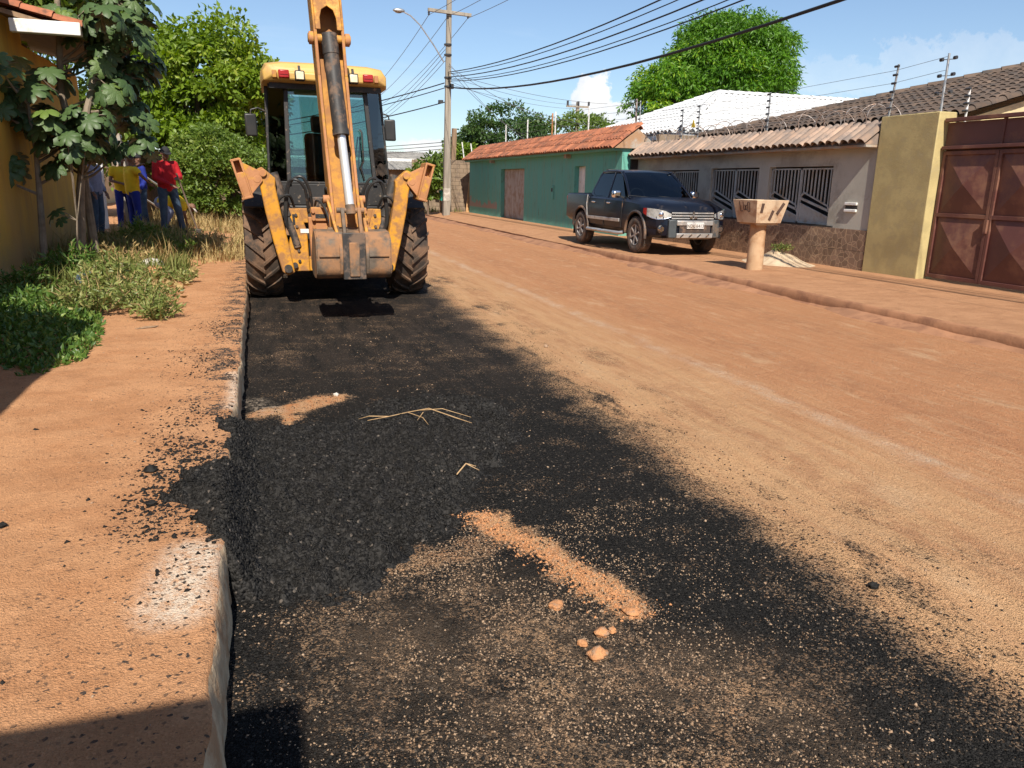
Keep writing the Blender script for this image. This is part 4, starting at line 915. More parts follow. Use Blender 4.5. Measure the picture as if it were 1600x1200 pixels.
for s in (-1, 1):
    big_wheel(s*.965, 0, .70, .46, 20, s); big_wheel(s*.92, 2.15, .46, .32, 16, s)
kb(MB().cyl((-.95,0,.69),(.95,0,.69),.12), 'rear_axle', 'machine_black', lean=False); kb(MB().cyl((-.9,2.15,.46),(.9,2.15,.46),.08), 'front_axle', 'machine_black', lean=False)
kb(MB().bb(-.38,.38,-.6,2.6,.52,1.0), 'chassis', 'machine_black', bevel=.03)
kb(MB().bb(-.42,.42,1.05,2.75,1.0,1.62), 'engine_hood', 'yellow', bevel=.08)
kb(MB().bb(-.36,.36,2.7,2.76,1.02,1.5), 'radiator_grille', 'machine_black')
for s in (-1, 1):
    la = MB(); la.bar((s*.62,.95,1.15),(s*.62,2.4,1.0),.10,.18); la.bar((s*.62,2.4,1.0),(s*.62,3.1,.5),.10,.16); kb(la, 'loader_arm', 'yellow', bevel=.015)
lb = MB(); lb.prism([(3.0,.15),(3.0,.75),(3.12,.98),(3.30,.98),(3.2,.7),(3.2,.25),(3.85,.17),(3.85,.10)], 'x', -1.17, 1.17); kb(lb, 'loader_bucket', 'bucket', bevel=.01)
# fenders
for s in (-1, 1):
    pr = [];  ro = .84
    mb = MB(); P_ = []
    for i in range(9):
        a = R(-20+i*17); P_.append((-.0+ro*math.sin(a-R(35)), .72+ro*math.cos(a-R(35))))
    for i in range(8):
        (y0,z0),(y1,z1) = P_[i], P_[i+1]; mb.bar((s*.93,y0,z0),(s*.93,y1,z1),.42,.03,(0,.1,1))
    kb(mb, 'fender', 'machine_black')
# cab
yr, yf = -.28, 1.05
b0, b1 = .79, .71; zb0, zb1, zt1 = 1.20, 1.50, 2.74
def bx_(z): return b0+(b1-b0)*(z-zb1)/(zt1-zb1)
kb(MB().bb(-.70,.70,yr-.02,yf,.98,1.22), 'cab_floor', 'machine_black', bevel=.02)
rear = MB(); rear.bb(-.79,.79,yr,yr+.05,1.22,1.50); kb(rear, 'rear_lower_panel', 'machine_black', bevel=.012)
for s in (-1,1): kb(MB().bb(s*.76,s*.80,yr+.06,yf,1.2,1.5), 'side_lower_panel', 'machine_black')
qy = yr+.34   # quarter pane sweeps forward to the side
def post(p, q, w, d, name='cab_post', mt='machine_black'): return kb(MB().bar(p, q, w, d, (0,1,0)), name, mt, bevel=.008)
for s in (-1,1):
    post((s*.56,yr,1.48),(s*.50,yr+.06,2.76),.055,.06); post((s*.805,qy,1.2),(s*.735,qy+.02,2.76),.05,.06); post((s*.78,yf,1.2),(s*.70,yf-.05,2.76),.06,.06)
kb(MB().bb(-.78,.78,yr-.005,yr+.05,1.495,1.525), 'window_rail', 'machine_black', bevel=.006)
kb(MB().bb(-.72,.72,yr+.03,yr+.1,2.68,2.76), 'header_rail', 'machine_black')
def pane(pts, name='window_pane', mt='cab_glass', th=.006):
    P_ = [Vector(p) for p in pts]; n = (P_[1]-P_[0]).cross(P_[2]-P_[0]).normalized()*th; k = len(P_)
    mb = MB(); mb.add([p for p in P_]+[p+n for p in P_], [tuple(range(k-1,-1,-1)), tuple(range(k,2*k))]+[(i,(i+1)%k,k+(i+1)%k,k+i) for i in range(k)]); return kb(mb, name, mt, smooth=0)
pane([(-.535,yr+.01,1.52),(.535,yr+.01,1.52),(.475,yr+.07,2.70),(-.475,yr+.07,2.70)])
for s in (-1,1):
    pane([(s*.585,yr+.015,1.52),(s*.79,qy-.03,1.52),(s*.725,qy-.01,2.70),(s*.53,yr+.07,2.70)])
    pane([(s*.795,qy+.04,1.52),(s*.77,yf-.04,1.52),(s*.70,yf-.08,2.70),(s*.73,qy+.05,2.70)])
pane([(-.74,yf,1.52),(.74,yf,1.52),(.67,yf-.05,2.70),(-.67,yf-.05,2.70)])
kb(MB().bb(-.74,.74,yf-.03,yf+.03,1.2,1.52), 'dash_panel', 'machine_black')
# roof
rf = MB(); n_ = 7; sect = []
for yy, hw, z0, z1 in ((yr-.17,.66,2.80,2.90),(yr-.12,.765,2.74,2.965),(yr+.05,.79,2.72,3.0),(.5,.79,2.72,3.02),(yf+.02,.78,2.73,2.99),(yf+.12,.70,2.78,2.90)):
    sect.append([(-hw,yy,z0),(-hw*1.005,yy,z0+.5*(z1-z0)),(-hw*.93,yy,z1-.035),(-hw*.7,yy,z1-.008),(0,yy,z1),(hw*.7,yy,z1-.008),(hw*.93,yy,z1-.035),(hw*1.005,yy,z0+.5*(z1-z0)),(hw,yy,z0)])
vs_ = [p for s_ in sect for p in s_]; k = 9; fs = []
for i in range(len(sect)-1):
    for j in range(k-1): fs.append((i*k+j,i*k+j+1,(i+1)*k+j+1,(i+1)*k+j))
    fs.append((i*k+k-1,i*k,(i+1)*k,(i+1)*k+k-1))
fs += [tuple(range(k-1,-1,-1)), tuple((len(sect)-1)*k+j for j in range(k))]
roof = kb(MB().add(vs_, fs), 'cab_roof', 'yellow_roof', bevel=.012)
kb(MB().bb(-.60,.60,yr-.20,yr-.10,2.745,2.86), 'roof_rear_panel', 'yellow_roof', roof, .03)
kb(MB().bb(-.70,.70,yr-.05,yr+.04,2.665,2.735), 'roof_seal', 'machine_black', roof)
for s in (-1,1):
    tl = kb(MB().bb(s*.52-.065,s*.52+.065,yr-.245,yr-.19,2.77,2.865), 'tail_light', 'lamp_red', bevel=.012)
    kb(MB().bb(s*.52-.05,s*.52+.05,yr-.252,yr-.24,2.81,2.818), 'lens_rib', 'lamp_red', tl); kb(MB().bb(s*.63-.03,s*.63+.025,yr-.215,yr-.17,2.77,2.86), 'indicator', 'rust_orange', bevel=.008)
    wl2 = kb(MB().bb(s*.33-.06,s*.33+.06,yr-.30,yr-.20,2.74,2.86), 'work_light', 'machine_black', bevel=.015)
    kb(MB().bb(s*.33-.047,s*.33+.047,yr-.31,yr-.295,2.752,2.845), 'lens', 'lamp_white', wl2, .008)
    kb(MB().bar((s*.33,yr-.24,2.86),(s*.33,yr-.2,2.92),.03,.02), 'bracket', 'machine_black', wl2)
    # mirrors
    mr = kb(MB().tube([(s*.73,.75,2.45),(s*.86,.72,2.5),(s*.95,.70,2.47),(s*.96,.70,2.40)], .012, 8), 'mirror_arm', 'machine_black')
    kb(MB().box((s*.965,.70,2.27),(.16,.045,.30),Matrix.Rotation(s*-.12,3,'Z')), 'mirror', 'black_plastic', mr, .03, seg=3)
# interior
seat = kb(MB().bb(-.30,.20,.30,.80,1.42,1.55), 'seat', 'machine_black', bevel=.05)
kb(MB().box((-.05,.28,1.86),(.48,.14,.62),Matrix.Rotation(-.12,3,'X')), 'backrest', 'machine_black', seat, .06); kb(MB().box((-.05,.27,2.28),(.28,.10,.22),Matrix.Rotation(-.12,3,'X')), 'headrest', 'machine_black', seat, .04)
kb(MB().bb(-.24,.14,.35,.75,1.2,1.42), 'seat_box', 'machine_black', seat)
kb(MB().lathe([(.19,-.015),(.205,0),(.19,.015),(.175,0),(.19,-.015)], c=(0,.78,1.88), axis='z', n=28), 'steering_wheel', 'machine_black')
kb(MB().tube([(0,1.0,1.3),(0,.78,1.88)],.03,8), 'steering_column', 'machine_black')
for x_, a in ((.36,.06),(.44,-.03),(.29,.1)): kb(MB().tube([(x_,yr+.2,1.3),(x_+a*.4,yr+.18,1.8),(x_+a,yr+.16,2.12)],.009,6), 'control_lever', 'machine_black')
kb(MB().bb(.2,.5,yr+.10,yr+.3,1.22,1.45), 'lever_console', 'machine_black', bevel=.02)
kb(MB().tube([(.40,yr-.02,2.2),(.42,yr-.05,2.16),(.42,yr-.05,1.80),(.38,yr-.04,1.72),(.42,yr-.02,1.55)],.012,7), 'rear_wiper', 'machine_black')
# backhoe main frame
fy = -.92
fr = MB()
fr.bb(-.62,.52,fy,fy+.10,.42,.60); fr.bb(-.60,.52,fy,fy+.10,1.02,1.20)
fr.prism([(-.68,.42),(-.42,.42),(-.42,.92),(-.50,1.20),(-.62,1.20),(-.62,.9),(-.66,.72)], 'y', fy-.03, fy+.13); fr.prism([(.34,.42),(.58,.42),(.56,.72),(.52,.9),(.52,1.20),(.42,1.20),(.34,.92)], 'y', fy-.03, fy+.13)
mf = kb(fr, 'rear_frame', 'yellow', bevel=.012)
kb(MB().bb(-.62,.52,fy+.1,fy+.34,.45,1.15), 'frame_back', 'machine_black')
for x_, z_ in ((-.56,.78),(.46,.78),(-.36,1.11),(.28,1.11),(-.60,.5),(.5,.5)): kb(MB().cyl((x_,fy-.07,z_),(x_,fy+.0,z_),.035,None,14), 'pin', 'black_steel', mf)
kb(MB().prism([(-.585,1.0),(-.555,1.0),(-.555,1.13),(-.585,1.13)], 'y', fy-.034, fy-.028), 'slot', 'machine_black', mf)
kb(MB().bb(-.50,-.36,fy-.036,fy-.031,.90,.95), 'decal_plate', 'white', mf)
ca = MB(); ca.bb(-.40,.34,fy-.16,fy-.035,.60,1.10); ca.bb(-.36,-.14,fy-.19,fy-.035,1.05,1.22); ca.bb(.12,.32,fy-.19,fy-.035,1.05,1.22); kb(ca, 'slide_carriage', 'rust_orange', mf, .012)
for x_ in (-.34,-.16,.14,.30):
    for z_ in (1.17,1.08,.98): kb(MB().cyl((x_,fy-.215,z_),(x_,fy-.18,z_),.022,None,8), 'bolt', 'rust_orange', mf)
for x_ in (-.25,.22): kb(MB().bb(x_-.065,x_+.065,fy-.195,fy-.185,1.09,1.14), 'recess', 'machine_black', mf)
# king post and boom
kb(MB().prism([(-1.10,.55),(-1.34,.60),(-1.36,1.20),(-1.22,1.30),(-1.10,1.1)], 'x', -.17, .07), 'king_post', 'rust_orange', bevel=.015)
bo = MB(); bo.bar((-.06,-1.26,.95),(-.10,-1.00,2.3),.22,.30,(0,1,0),.22,.34); bo.bar((-.10,-1.00,2.3),(-.12,-1.35,3.85),.22,.34,(0,1,0),.20,.24)
boom = kb(bo, 'boom', 'yellow', bevel=.02, lean=False)
kb(MB().cyl((-.28,-1.30,3.75),(.06,-1.30,3.75),.07), 'boom_pin', 'rust_orange', lean=False)
kb(MB().cyl((-.09,-.98,1.2),(-.10,-.80,2.2),.055), 'boom_cylinder', 'black_steel', lean=False)
# dipper: side plates with bucket cylinder between
yB, yT = -2.12, -1.72       # dipper leans: bottom nearer to the camera
zB, zT = .98, 4.0
def dp(f): return Vector((-.055-.155*f, yB+(yT-yB)*f, zB+(zT-zB)*f))
dd = bpy.data.objects.new('dipper', None); link(dd, bk)
def plate_profile(sx):
    # side plate in (y,z): depth behind and ahead of axis along its length
    pts = [];  back = []; 
    for f, a, b in ((-.03,-.06,.09),(.06,-.12,.16),(.30,-.10,.22),(.55,-.13,.24),(.72,-.20,.24),(.85,-.20,.22),(1.0,-.15,.16)):
        c = dp(f); pts.append((c.y+a, c.z)); back.append((c.y+b, c.z))
    mb = MB(); poly = pts+back[::-1]; n = len(poly)
    v0 = [(dp((z-zB)/(zT-zB)).x+sx*.150-.011, y, z) for y, z in poly]; v1 = [(p[0]+.022, p[1], p[2]) for p in v0]
    mb.add(v0+v1, [tuple(range(n-1,-1,-1)), tuple(range(n,2*n))]+[(i,(i+1)%n,n+(i+1)%n,n+i) for i in range(n)]); return mb
for s in (-1,1): kb(plate_profile(s), 'side_plate', 'yellow', dd, .006, lean=False)
for s in (-1,1):   # worn flange edge on the camera side
    fl = MB(); P_ = [(f, a) for f, a in ((.02,-.10),(.06,-.125),(.30,-.105),(.55,-.135),(.70,-.195))]
    for (f0,a0),(f1,a1) in zip(P_, P_[1:]):
        c0, c1 = dp(f0), dp(f1); fl.bar((c0.x+s*.143,c0.y+a0,c0.z),(c1.x+s*.143,c1.y+a1,c1.z),.030,.016,(0,1,.1))
    kb(fl, 'flange', 'rust_orange', dd, .004, lean=False)
kb(MB().bar(dp(0)+Vector((0,.10,0)), dp(1)+Vector((0,.10,0)), .30,.16,(0,1,0)), 'back_box', 'yellow_dirty', dd, .01, lean=False)
cv = MB(); c0, c1 = dp(.735), dp(1.0)
arch = []; zc = c0.z
W_ = .139
cvp = [(-W_,zc-.10),(-.085,zc-.10),(-.085,zc+.02),(-.06,zc+.10),(0,zc+.14),(.06,zc+.10),(.085,zc+.02),(.085,zc-.10),(W_,zc-.10),(W_,c1.z),(-W_,c1.z)]
cv.prism(cvp, 'y', 0, .02); cv.xf(lambda x,y,z: (x+dp((z-zB)/(zT-zB)).x, dp((z-zB)/(zT-zB)).y-.205+.05*max(0,(z-3.3)/.7)+y, z)); kb(cv, 'cover_plate', 'yellow', dd, .006, lean=False)
pz = dp(.665); kb(MB().cyl(pz+Vector((-.225,-.12,.03)), pz+Vector((.225,-.12,.03)), .048, None, 18), 'cylinder_pin', 'yellow', dd, .006, lean=False)
for s in (-1,1): kb(MB().cyl(pz+Vector((s*.165,-.12,.03)), pz+Vector((s*.215,-.12,.03)), .066, None, 18), 'pin_boss', 'rust_orange', dd, .006, lean=False)
# bucket cylinder
q0 = dp(.69)+Vector((0,-.13,0)); q1 = dp(.345)+Vector((.02,-.19,0)); q2 = dp(.09)+Vector((.035,-.24,0))
cy = kb(MB().tube([q0, q0+(q1-q0)*.2, q0+(q1-q0)*.201, q1], [.088,.088,.082,.082], 20), 'bucket_cylinder', 'black_steel', lean=False)
kb(MB().cyl(q1+(q0-q1)*.06, q1, .090, None, 20), 'gland', 'black_steel', cy, lean=False)
kb(MB().cyl(q1, q2, .047, None, 20), 'piston_rod', 'rod', cy, lean=False)
kb(MB().cyl(q2+(q1-q2)*.05, q2-(q1-q2)*.08, .055, None, 16), 'rod_eye', 'bucket', cy, lean=False)
kb(MB().cyl(q2+Vector((-.15,0,-.02)), q2+Vector((.15,0,-.02)), .03, None, 12), 'rod_pin', 'bucket', cy, lean=False)
# tipping links
e_ = Vector((-.02,-2.42,.90))
for s in (-1,1):
    lk = MB(); top = dp(.12)+Vector((s*.185,-.02,0)); bot = e_+Vector((s*.155,0,0)); lk.bar(top, bot, .035, .085, (0,1,0)); kb(lk, 'tipping_link', 'yellow', dd, .01, lean=False)
    kb(MB().cyl(top+Vector((s*-.05,0,0)), top+Vector((s*.045,0,0)), .045, None, 14), 'link_pin', 'rust_orange', dd, lean=False)
    kb(MB().bar(q2+Vector((s*.09,0,0)), e_+Vector((s*.09,0,.0)), .04,.09,(0,1,0)), 'bucket_link', 'bucket', dd, .008, lean=False)
kb(MB().cyl(e_+Vector((-.235,0,0)), e_+Vector((.235,0,0)), .045, None, 16), 'cross_tube', 'bucket', dd, .004, lean=False)
# bucket: curved shell, back towards the camera
pr = [(-2.16,1.02),(-2.40,1.0),(-2.52,.93),(-2.548,.80),(-2.55,.62),(-2.53,.56),(-2.45,.505),(-2.22,.485),(-1.95,.49),(-1.66,.54)]
bw = .395; cxb = -.03
sh = MB(); inn = []
for i, (y_, z_) in enumerate(pr):
    a = pr[max(0,i-1)]; b = pr[min(len(pr)-1,i+1)]; t_ = Vector((b[0]-a[0], b[1]-a[1])).normalized(); nn = Vector((-t_.y, t_.x)); 
    c_ = Vector((-2.15,.72)); 
    if (Vector((y_,z_))+nn*.01-c_).length > (Vector((y_,z_))-c_).length: nn = -nn
    inn.append((y_+nn.x*.02, z_+nn.y*.02))
poly = pr+inn[::-1]; k = len(pr)
vs_ = [(cxb+sx*bw, y_, z_) for sx in (-1,1) for y_, z_ in poly]; n = len(poly); fs = [(i,(i+1)%n,n+(i+1)%n,n+i) for i in range(n)]
for i in range(k-1): fs += [(i,i+1,n-2-i,n-1-i), (n+i+1,n+i,2*n-1-i,2*n-2-i)]
sh.add(vs_, fs); bkt = kb(sh, 'bucket', 'bucket', None, 0, lean=False)
for s in (-1,1):
    sp = MB(); sp.prism(pr+[(-1.72,.62),(-1.95,.90)], 'x', cxb+s*bw-.010, cxb+s*bw+.012); kb(sp, 'cheek_plate', 'bucket', bkt, .006, lean=False)
    er = MB(); er.prism([(-2.53,.56),(-2.58,.68),(-2.575,.82),(-2.46,.985),(-2.38,.98),(-2.2,1.06),(-2.08,1.04),(-2.06,.95),(-2.34,.93),(-2.45,.87),(-2.52,.76),(-2.52,.62)], 'x', cxb+s*.14-.018, cxb+s*.14+.018); kb(er, 'ear', 'bucket', bkt, .006, lean=False)
    kb(MB().bb(cxb+s*(.16 if s>0 else .16)-(.0 if s>0 else .215), cxb+s*.16+(.215 if s>0 else .0), -2.568,-2.54,.745,.765), 'wear_rib', 'bucket', bkt, .004, lean=False)
kb(MB().bb(cxb-.055,cxb+.055,-2.575,-2.5,.53,.90), 'ear_web', 'bucket', bkt, .01, lean=False)
for s in (-1,1): kb(MB().cyl((cxb+s*.05,-2.61,.60),(cxb+s*.05,-2.5,.60),.0,None,6), 'web_bolt', 'bucket', bkt, lean=False) if False else None
kb(MB().bb(cxb-.122,cxb+.122,-2.558,-2.5,.50,1.0), 'gap_shade_plate', 'black_steel', bkt, .006, lean=False)  # black plate paints in the shaded gap between the ears
kb(MB().cyl((cxb-.24,-2.13,1.0),(cxb+.24,-2.13,1.0),.04,None,14), 'bucket_pin', 'bucket', bkt, lean=False)
for i in range(5): kb(MB().bar((cxb-.34+.17*i,-1.70,.52),(cxb-.34+.17*i,-1.50,.575),.07,.035,(0,0,1),.03,.012), 'tooth', 'bucket', bkt, .004, lean=False)
# stabilisers
for s in (-1,1):
    cx = -.05
    p0 = Vector((cx+s*.63, fy-.06, .44)); p1 = Vector((cx+s*.85, fy-.06, 1.62)); 
    sl2 = MB(); d_ = (p1-p0).normalized(); sd_ = Vector((d_.z,0,-d_.x))
    def Q(f, o): return p0+(p1-p0)*f+sd_*o
    outl = [(-.03,-.10),(-.05,.02),(.0,.10),(.30,.125),(.62,.135),(.86,.12),(.98,.13),(1.05,.10),(1.06,.02),(1.0,-.06),(.93,-.15),(.86,-.12),(.6,-.105),(.2,-.11)]
    outl = [(f, o*.74) for f, o in outl]
    if s < 0: outl = [(f,-o) for f, o in outl]
    v0 = [Q(f,o)+Vector((0,-.075,0)) for f,o in outl]; v1 = [p+Vector((0,.15,0)) for p in v0]; n = len(v0)
    sl2.add(v0+v1, [tuple(range(n-1,-1,-1)), tuple(range(n,2*n))]+[(i,(i+1)%n,n+(i+1)%n,n+i) for i in range(n)])
    leg = kb(sl2, 'stabiliser_leg', 'yellow', None, .014, lean=False)
    kb(MB().cyl(p0+Vector((0,-.12,.03)), p0+Vector((0,.12,.03)), .05, None, 14), 'pivot_pin', 'black_steel', leg, lean=False)
    for f, o in ((1.0,.02),(.95,.10)):
        c_ = Q(f, o if s > 0 else -o); kb(MB().cyl(c_+Vector((0,-.105,0)), c_+Vector((0,.11,0)), .045, None, 14), 'pin', 'rust_orange', leg, .006, lean=False)
    # folded foot: plate and two ribs
    pc = Q(.97,.145 if s > 0 else -.145); rot = Matrix.Rotation(s*.26, 3, 'Y')
    T = lambda u,v,w: pc+rot @ Vector((s*u,v,w))
    ft = MB(); ft.box(T(.170,0,.02),(.025,.34,.46),rot); ft.box(T(.075,0,.02),(.025,.34,.46),rot); ft.box(T(.13,0,.242),(.115,.34,.03),rot); ft.box(T(.13,0,-.205),(.135,.34,.03),rot); ft.box(T(.13,.0,-.06),(.10,.33,.30),rot); ft.box(T(.13,.06,.15),(.10,.20,.16),rot)
    foot = kb(ft, 'stabiliser_foot', 'rust_orange', leg, .008, lean=False)
    for v in (-.09,.09):
        rb = MB(); vv = [T(-.10,v-.012,-.06),T(-.10,v-.012,.06),T(.065,v-.012,.20),T(.065,v-.012,-.18)]; vv2 = [p+Vector((0,.024,0)) for p in vv]
        rb.add(vv+vv2, [(3,2,1,0),(4,5,6,7)]+[(i,(i+1)%4,4+(i+1)%4,4+i) for i in range(4)]); kb(rb, 'foot_rib', 'rust_orange', leg, .005, lean=False)
    kb(MB().tube([(cx+s*.50,fy-.02,.72),(cx+s*.60,fy+.02,1.10),(cx+s*.601,fy+.02,1.101),(cx+s*.76,fy+.05,1.62)],[.05,.055,.07,.07],14), 'stabiliser_cylinder', 'black_steel', None, lean=False)
    # hoses
    for k in range(2):
        o_ = .05*k
        kb(MB().hose([(cx+s*(.30+o_),fy-.03,1.16),(cx+s*(.33+o_),fy-.12,1.42),(cx+s*(.42+o_),fy-.16,1.58-.04*k),(cx+s*(.55+o_*.4),fy-.12,1.52),(cx+s*(.60+o_*.3),fy-.08,1.34),(cx+s*(.62+o_*.3),fy-.04,1.05),(cx+s*.58,fy,.9)],.018,8), 'hose', 'black_plastic', lean=False)
for k in range(4): kb(MB().hose([(-.16+.07*k,-1.0,1.1),(-.20+.07*k,-1.2,1.45+.03*k),(-.15+.04*k,-1.45,1.3),(-.12+.04*k,-1.5,1.0)],.016,8), 'hose', 'black_plastic', lean=False)
kb(MB().hose([dp(.66)+Vector((-.02,-.02,0)),dp(.5)+Vector((.09,-.05,0)),dp(.3)+Vector((.1,-.04,0)),dp(.15)+Vector((.1,.02,0))],.014,8), 'hose', 'black_plastic', lean=False)
kb(MB().hose([dp(.14)+Vector((.22,.18,-.05)),dp(.05)+Vector((.25,.4,-.3)),dp(.0)+Vector((.24,.7,-.35))],.02,8), 'hose', 'black_plastic', lean=False)

# valve bank, hose bundle and fittings at the boom foot
vb = kb(MB().bb(-.36,.26,fy+.02,fy+.22,1.20,1.34), 'valve_bank', 'black_steel', bevel=.015)
for k in range(7):
    x_ = -.32+.09*k
    kb(MB().cyl((x_,fy+.0,1.24),(x_,fy-.05,1.24),.022,None,10), 'fitting', 'bucket', vb)
    kb(MB().hose([(x_,fy-.05,1.24),(x_+.02,fy-.16,1.30+.03*(k%3)),(x_*.6-.03,fy-.30,1.22),(x_*.4-.04,fy-.40,.98+.03*k),(x_*.4-.04,fy-.36,.7)],.015,8), 'hose', 'black_plastic', None, lean=False)
for s_ in (-1,1):
    kb(MB().hose([(-.05+s_*.52,fy-.02,1.22),(-.05+s_*.58,fy-.14,1.36),(-.05+s_*.70,fy-.10,1.30),(-.05+s_*.74,fy-.02,1.10),(-.05+s_*.66,fy+.02,.86)],.016,8), 'hose', 'black_plastic', None, lean=False)
    for z_ in (.55,.68,.98,1.12): kb(MB().cyl((-.05+s_*.49,fy-.05,z_),(-.05+s_*.49,fy-.02,z_),.020,None,6), 'bolt', 'black_steel', mf)
    gs = MB(); gs.bb(-.05+s_*.30-.04,-.05+s_*.30+.04,fy-.05,fy-.03,.66,.86); kb(gs, 'gusset', 'rust_orange', mf, .006)
# ---------------------------------------------------------------- pickup
MT['headlamp'] = mat('headlamp_reflector', (.62,.61,.58), (.40,.40,.39), 14, .15, metal=.45, bump=.1, bsc=30, coat=1.0)
pk = thing('pickup_truck', 'dark blue double cab pickup parked on the right sidewalk', 'pickup', (8.56, 16.78, .148), R(-90))
def pb(mb, name, mt, par=None, bevel=0, smooth=38): return mb.build(name, MT[mt], par or pk, bevel, smooth)
ST = [(-2.50,.79,.60,1.15,1.17,.72),(-2.44,.855,.55,1.19,1.205,.80),(-2.0,.88,.50,1.205,1.215,.83),(-1.35,.885,.46,1.20,1.21,.83),(-1.02,.885,.44,1.19,1.20,.83),(-.98,.885,.44,1.14,1.15,.80),(0,.89,.42,1.12,1.14,.80),(.85,.885,.42,1.10,1.14,.80),(1.05,.88,.42,1.09,1.17,.74),(1.35,.885,.44,1.08,1.175,.70),(1.65,.89,.46,1.06,1.16,.68),(2.0,.885,.48,1.03,1.125,.66),(2.22,.86,.48,.98,1.07,.62),(2.36,.79,.50,.92,1.00,.58),(2.43,.66,.52,.84,.90,.52)]
def ring(st):
    x, w, zb, zs, zt, wt = st
    h = [(0,zb),(w*.55,zb),(w*.90,zb),(w*.985,zb+.08),(w,.62 if zb < .6 else zb+.14),(w*1.0,.78),(w*.985,.5*(.84+zs)),(w*.965,zs-.03),(w*.93,zs),(wt,zt-.012),(wt*.6,zt-.002),(0,zt)]
    return [(x,-a,z) for a, z in h]+[(x,a,z) for a, z in h[-2:0:-1]]
rg = [ring(s) for s in ST]; k = len(rg[0]); vs_ = [p for r_ in rg for p in r_]; fs = []
for i in range(len(rg)-1):
    for j in range(k): fs.append((i*k+j,i*k+(j+1)%k,(i+1)*k+(j+1)%k,(i+1)*k+j))
fs += [tuple(range(k-1,-1,-1)), tuple((len(rg)-1)*k+j for j in range(k))]
AX = (1.62,-1.38); WZ = .385
def cut(o, cutters):
    for c in cutters:
        md = o.modifiers.new('b','BOOLEAN'); md.operation = 'DIFFERENCE'; md.object = c; md.solver = 'EXACT'
    bpy.context.view_layer.update(); dg = bpy.context.evaluated_depsgraph_get(); me = bpy.data.meshes.new_from_object(o.evaluated_get(dg)); o.modifiers.clear(); o.data = me
    for c in cutters: bpy.data.objects.remove(c)
    me.shade_smooth(); me.set_sharp_from_angle(angle=R(32))
bmesh_ = MB().add(vs_, fs); ob = bmesh_.build('body', MT['car_black'], None, 0, 32)
cs = []
for ax in AX: cs.append(MB().cyl((ax,-1.2,WZ+.02),(ax,1.2,WZ+.02),.46,None,40).build('cutter', None))
cs.append(MB().bb(-2.40,-1.08,-.76,.76,.80,1.5).build('cutter', None))
cut(ob, cs); ob.parent = pk; body = ob
pb(MB().bb(-2.42,-1.06,-.775,.775,1.10,1.13), 'bed_cover', 'black_plastic', None, .01)
pb(MB().bb(-2.0,2.1,-.5,.5,.34,.55), 'chassis', 'black_plastic')
for ax in AX:
    for s in (-1,1):
        arc = [(ax+.475*math.cos(R(a)), s*.89, WZ+.02+.475*math.sin(R(a))) for a in range(-8,190,11)]
        mb = MB()
        for p, q in zip(arc, arc[1:]): mb.bar(p, q, .055, .05, (0,0,1) if abs(p[0]-ax) < .3 else (0,1,0))
        pb(MB().tube(arc, .03, 8), 'wheel_arch_trim', 'car_dusty')
        wl = bpy.data.objects.new('wheel', None); link(wl, pk); wl.location = (ax, s*.775, WZ)
        MB().lathe([(.225,-.11),(.25,-.128),(.32,-.132),(.365,-.115),(.382,-.07),(.385,0),(.382,.07),(.365,.115),(.32,.132),(.25,.128),(.225,.11)], axis='y', n=44).build('tyre', MT['tyre_car'], wl)
        tb_ = MB()
        for i in range(44):
            a = 2*PI*i/44
            for u in (-.085,-.03,.03,.085): tb_.box((.384*math.sin(a+.05*(u>0)),u,.384*math.cos(a+.05*(u>0))),(.03,.04,.012),Matrix.Rotation(a+.05*(u>0),3,'Y'))
        tag(tb_.build('tread_blocks', MT['tyre_car'], wl), kind='stuff')
        rm = MB(); rm.lathe([(.225,s*.11),(.222,s*.122),(.205,s*.118),(.195,s*.06),(.195,-s*.1),(.225,-s*.11)], axis='y', n=36); rim = rm.build('rim', MT['alloy'], wl)
        MB().lathe([(0,s*.02),(.2,s*.02),(.2,s*.0),(0,0)], axis='y', n=24).build('brake_disc', MT['black_plastic'], wl)
        for i in range(6):
            a = 2*PI*i/6+.2; MB().bar((.03*math.sin(a),s*.085,.03*math.cos(a)),(.205*math.sin(a),s*.105,.205*math.cos(a)),.035,.06,(0,1,0),.03,.045).build('spoke', MT['alloy'], wl)
        MB().lathe([(0,s*.115),(.03,s*.112),(.045,s*.08),(.045,s*.04)], axis='y', n=18).build('hub_cap', MT['alloy'], wl)
# greenhouse
def S2(v, s): return Vector((v.x, s*v.y, v.z))
rf = MB(); sect = []
for x, hw, ze, zc in ((.36,.60,1.675,1.70),(.25,.625,1.70,1.735),(0,.635,1.715,1.765),(-.4,.635,1.715,1.77),(-.72,.625,1.70,1.75),(-.82,.60,1.67,1.70)):
    sect.append([(x,-hw,ze-.03),(x,-hw,ze),(x,-hw*.85,ze+.6*(zc-ze)),(x,-hw*.45,zc-.006),(x,0,zc),(x,hw*.45,zc-.006),(x,hw*.85,ze+.6*(zc-ze)),(x,hw,ze),(x,hw,ze-.03)])
k = 9; vs_ = [p for s_ in sect for p in s_]; fs = []
for i in range(len(sect)-1):
    for j in range(k-1): fs.append((i*k+j,i*k+j+1,(i+1)*k+j+1,(i+1)*k+j))
    fs.append((i*k+k-1,i*k,(i+1)*k,(i+1)*k+k-1))
fs += [tuple(range(k-1,-1,-1)), tuple((len(sect)-1)*k+j for j in range(k))]
pb(MB().add(vs_, fs), 'roof', 'car_black')
def poly_plate(pts, off, th=.008):
    P_ = [Vector(p) for p in pts]; n = len(P_); o = Vector(off)*th; mb = MB(); mb.add(P_+[p+o for p in P_], [tuple(range(n-1,-1,-1)), tuple(range(n,2*n))]+[(i,(i+1)%n,n+(i+1)%n,n+i) for i in range(n)]); return mb
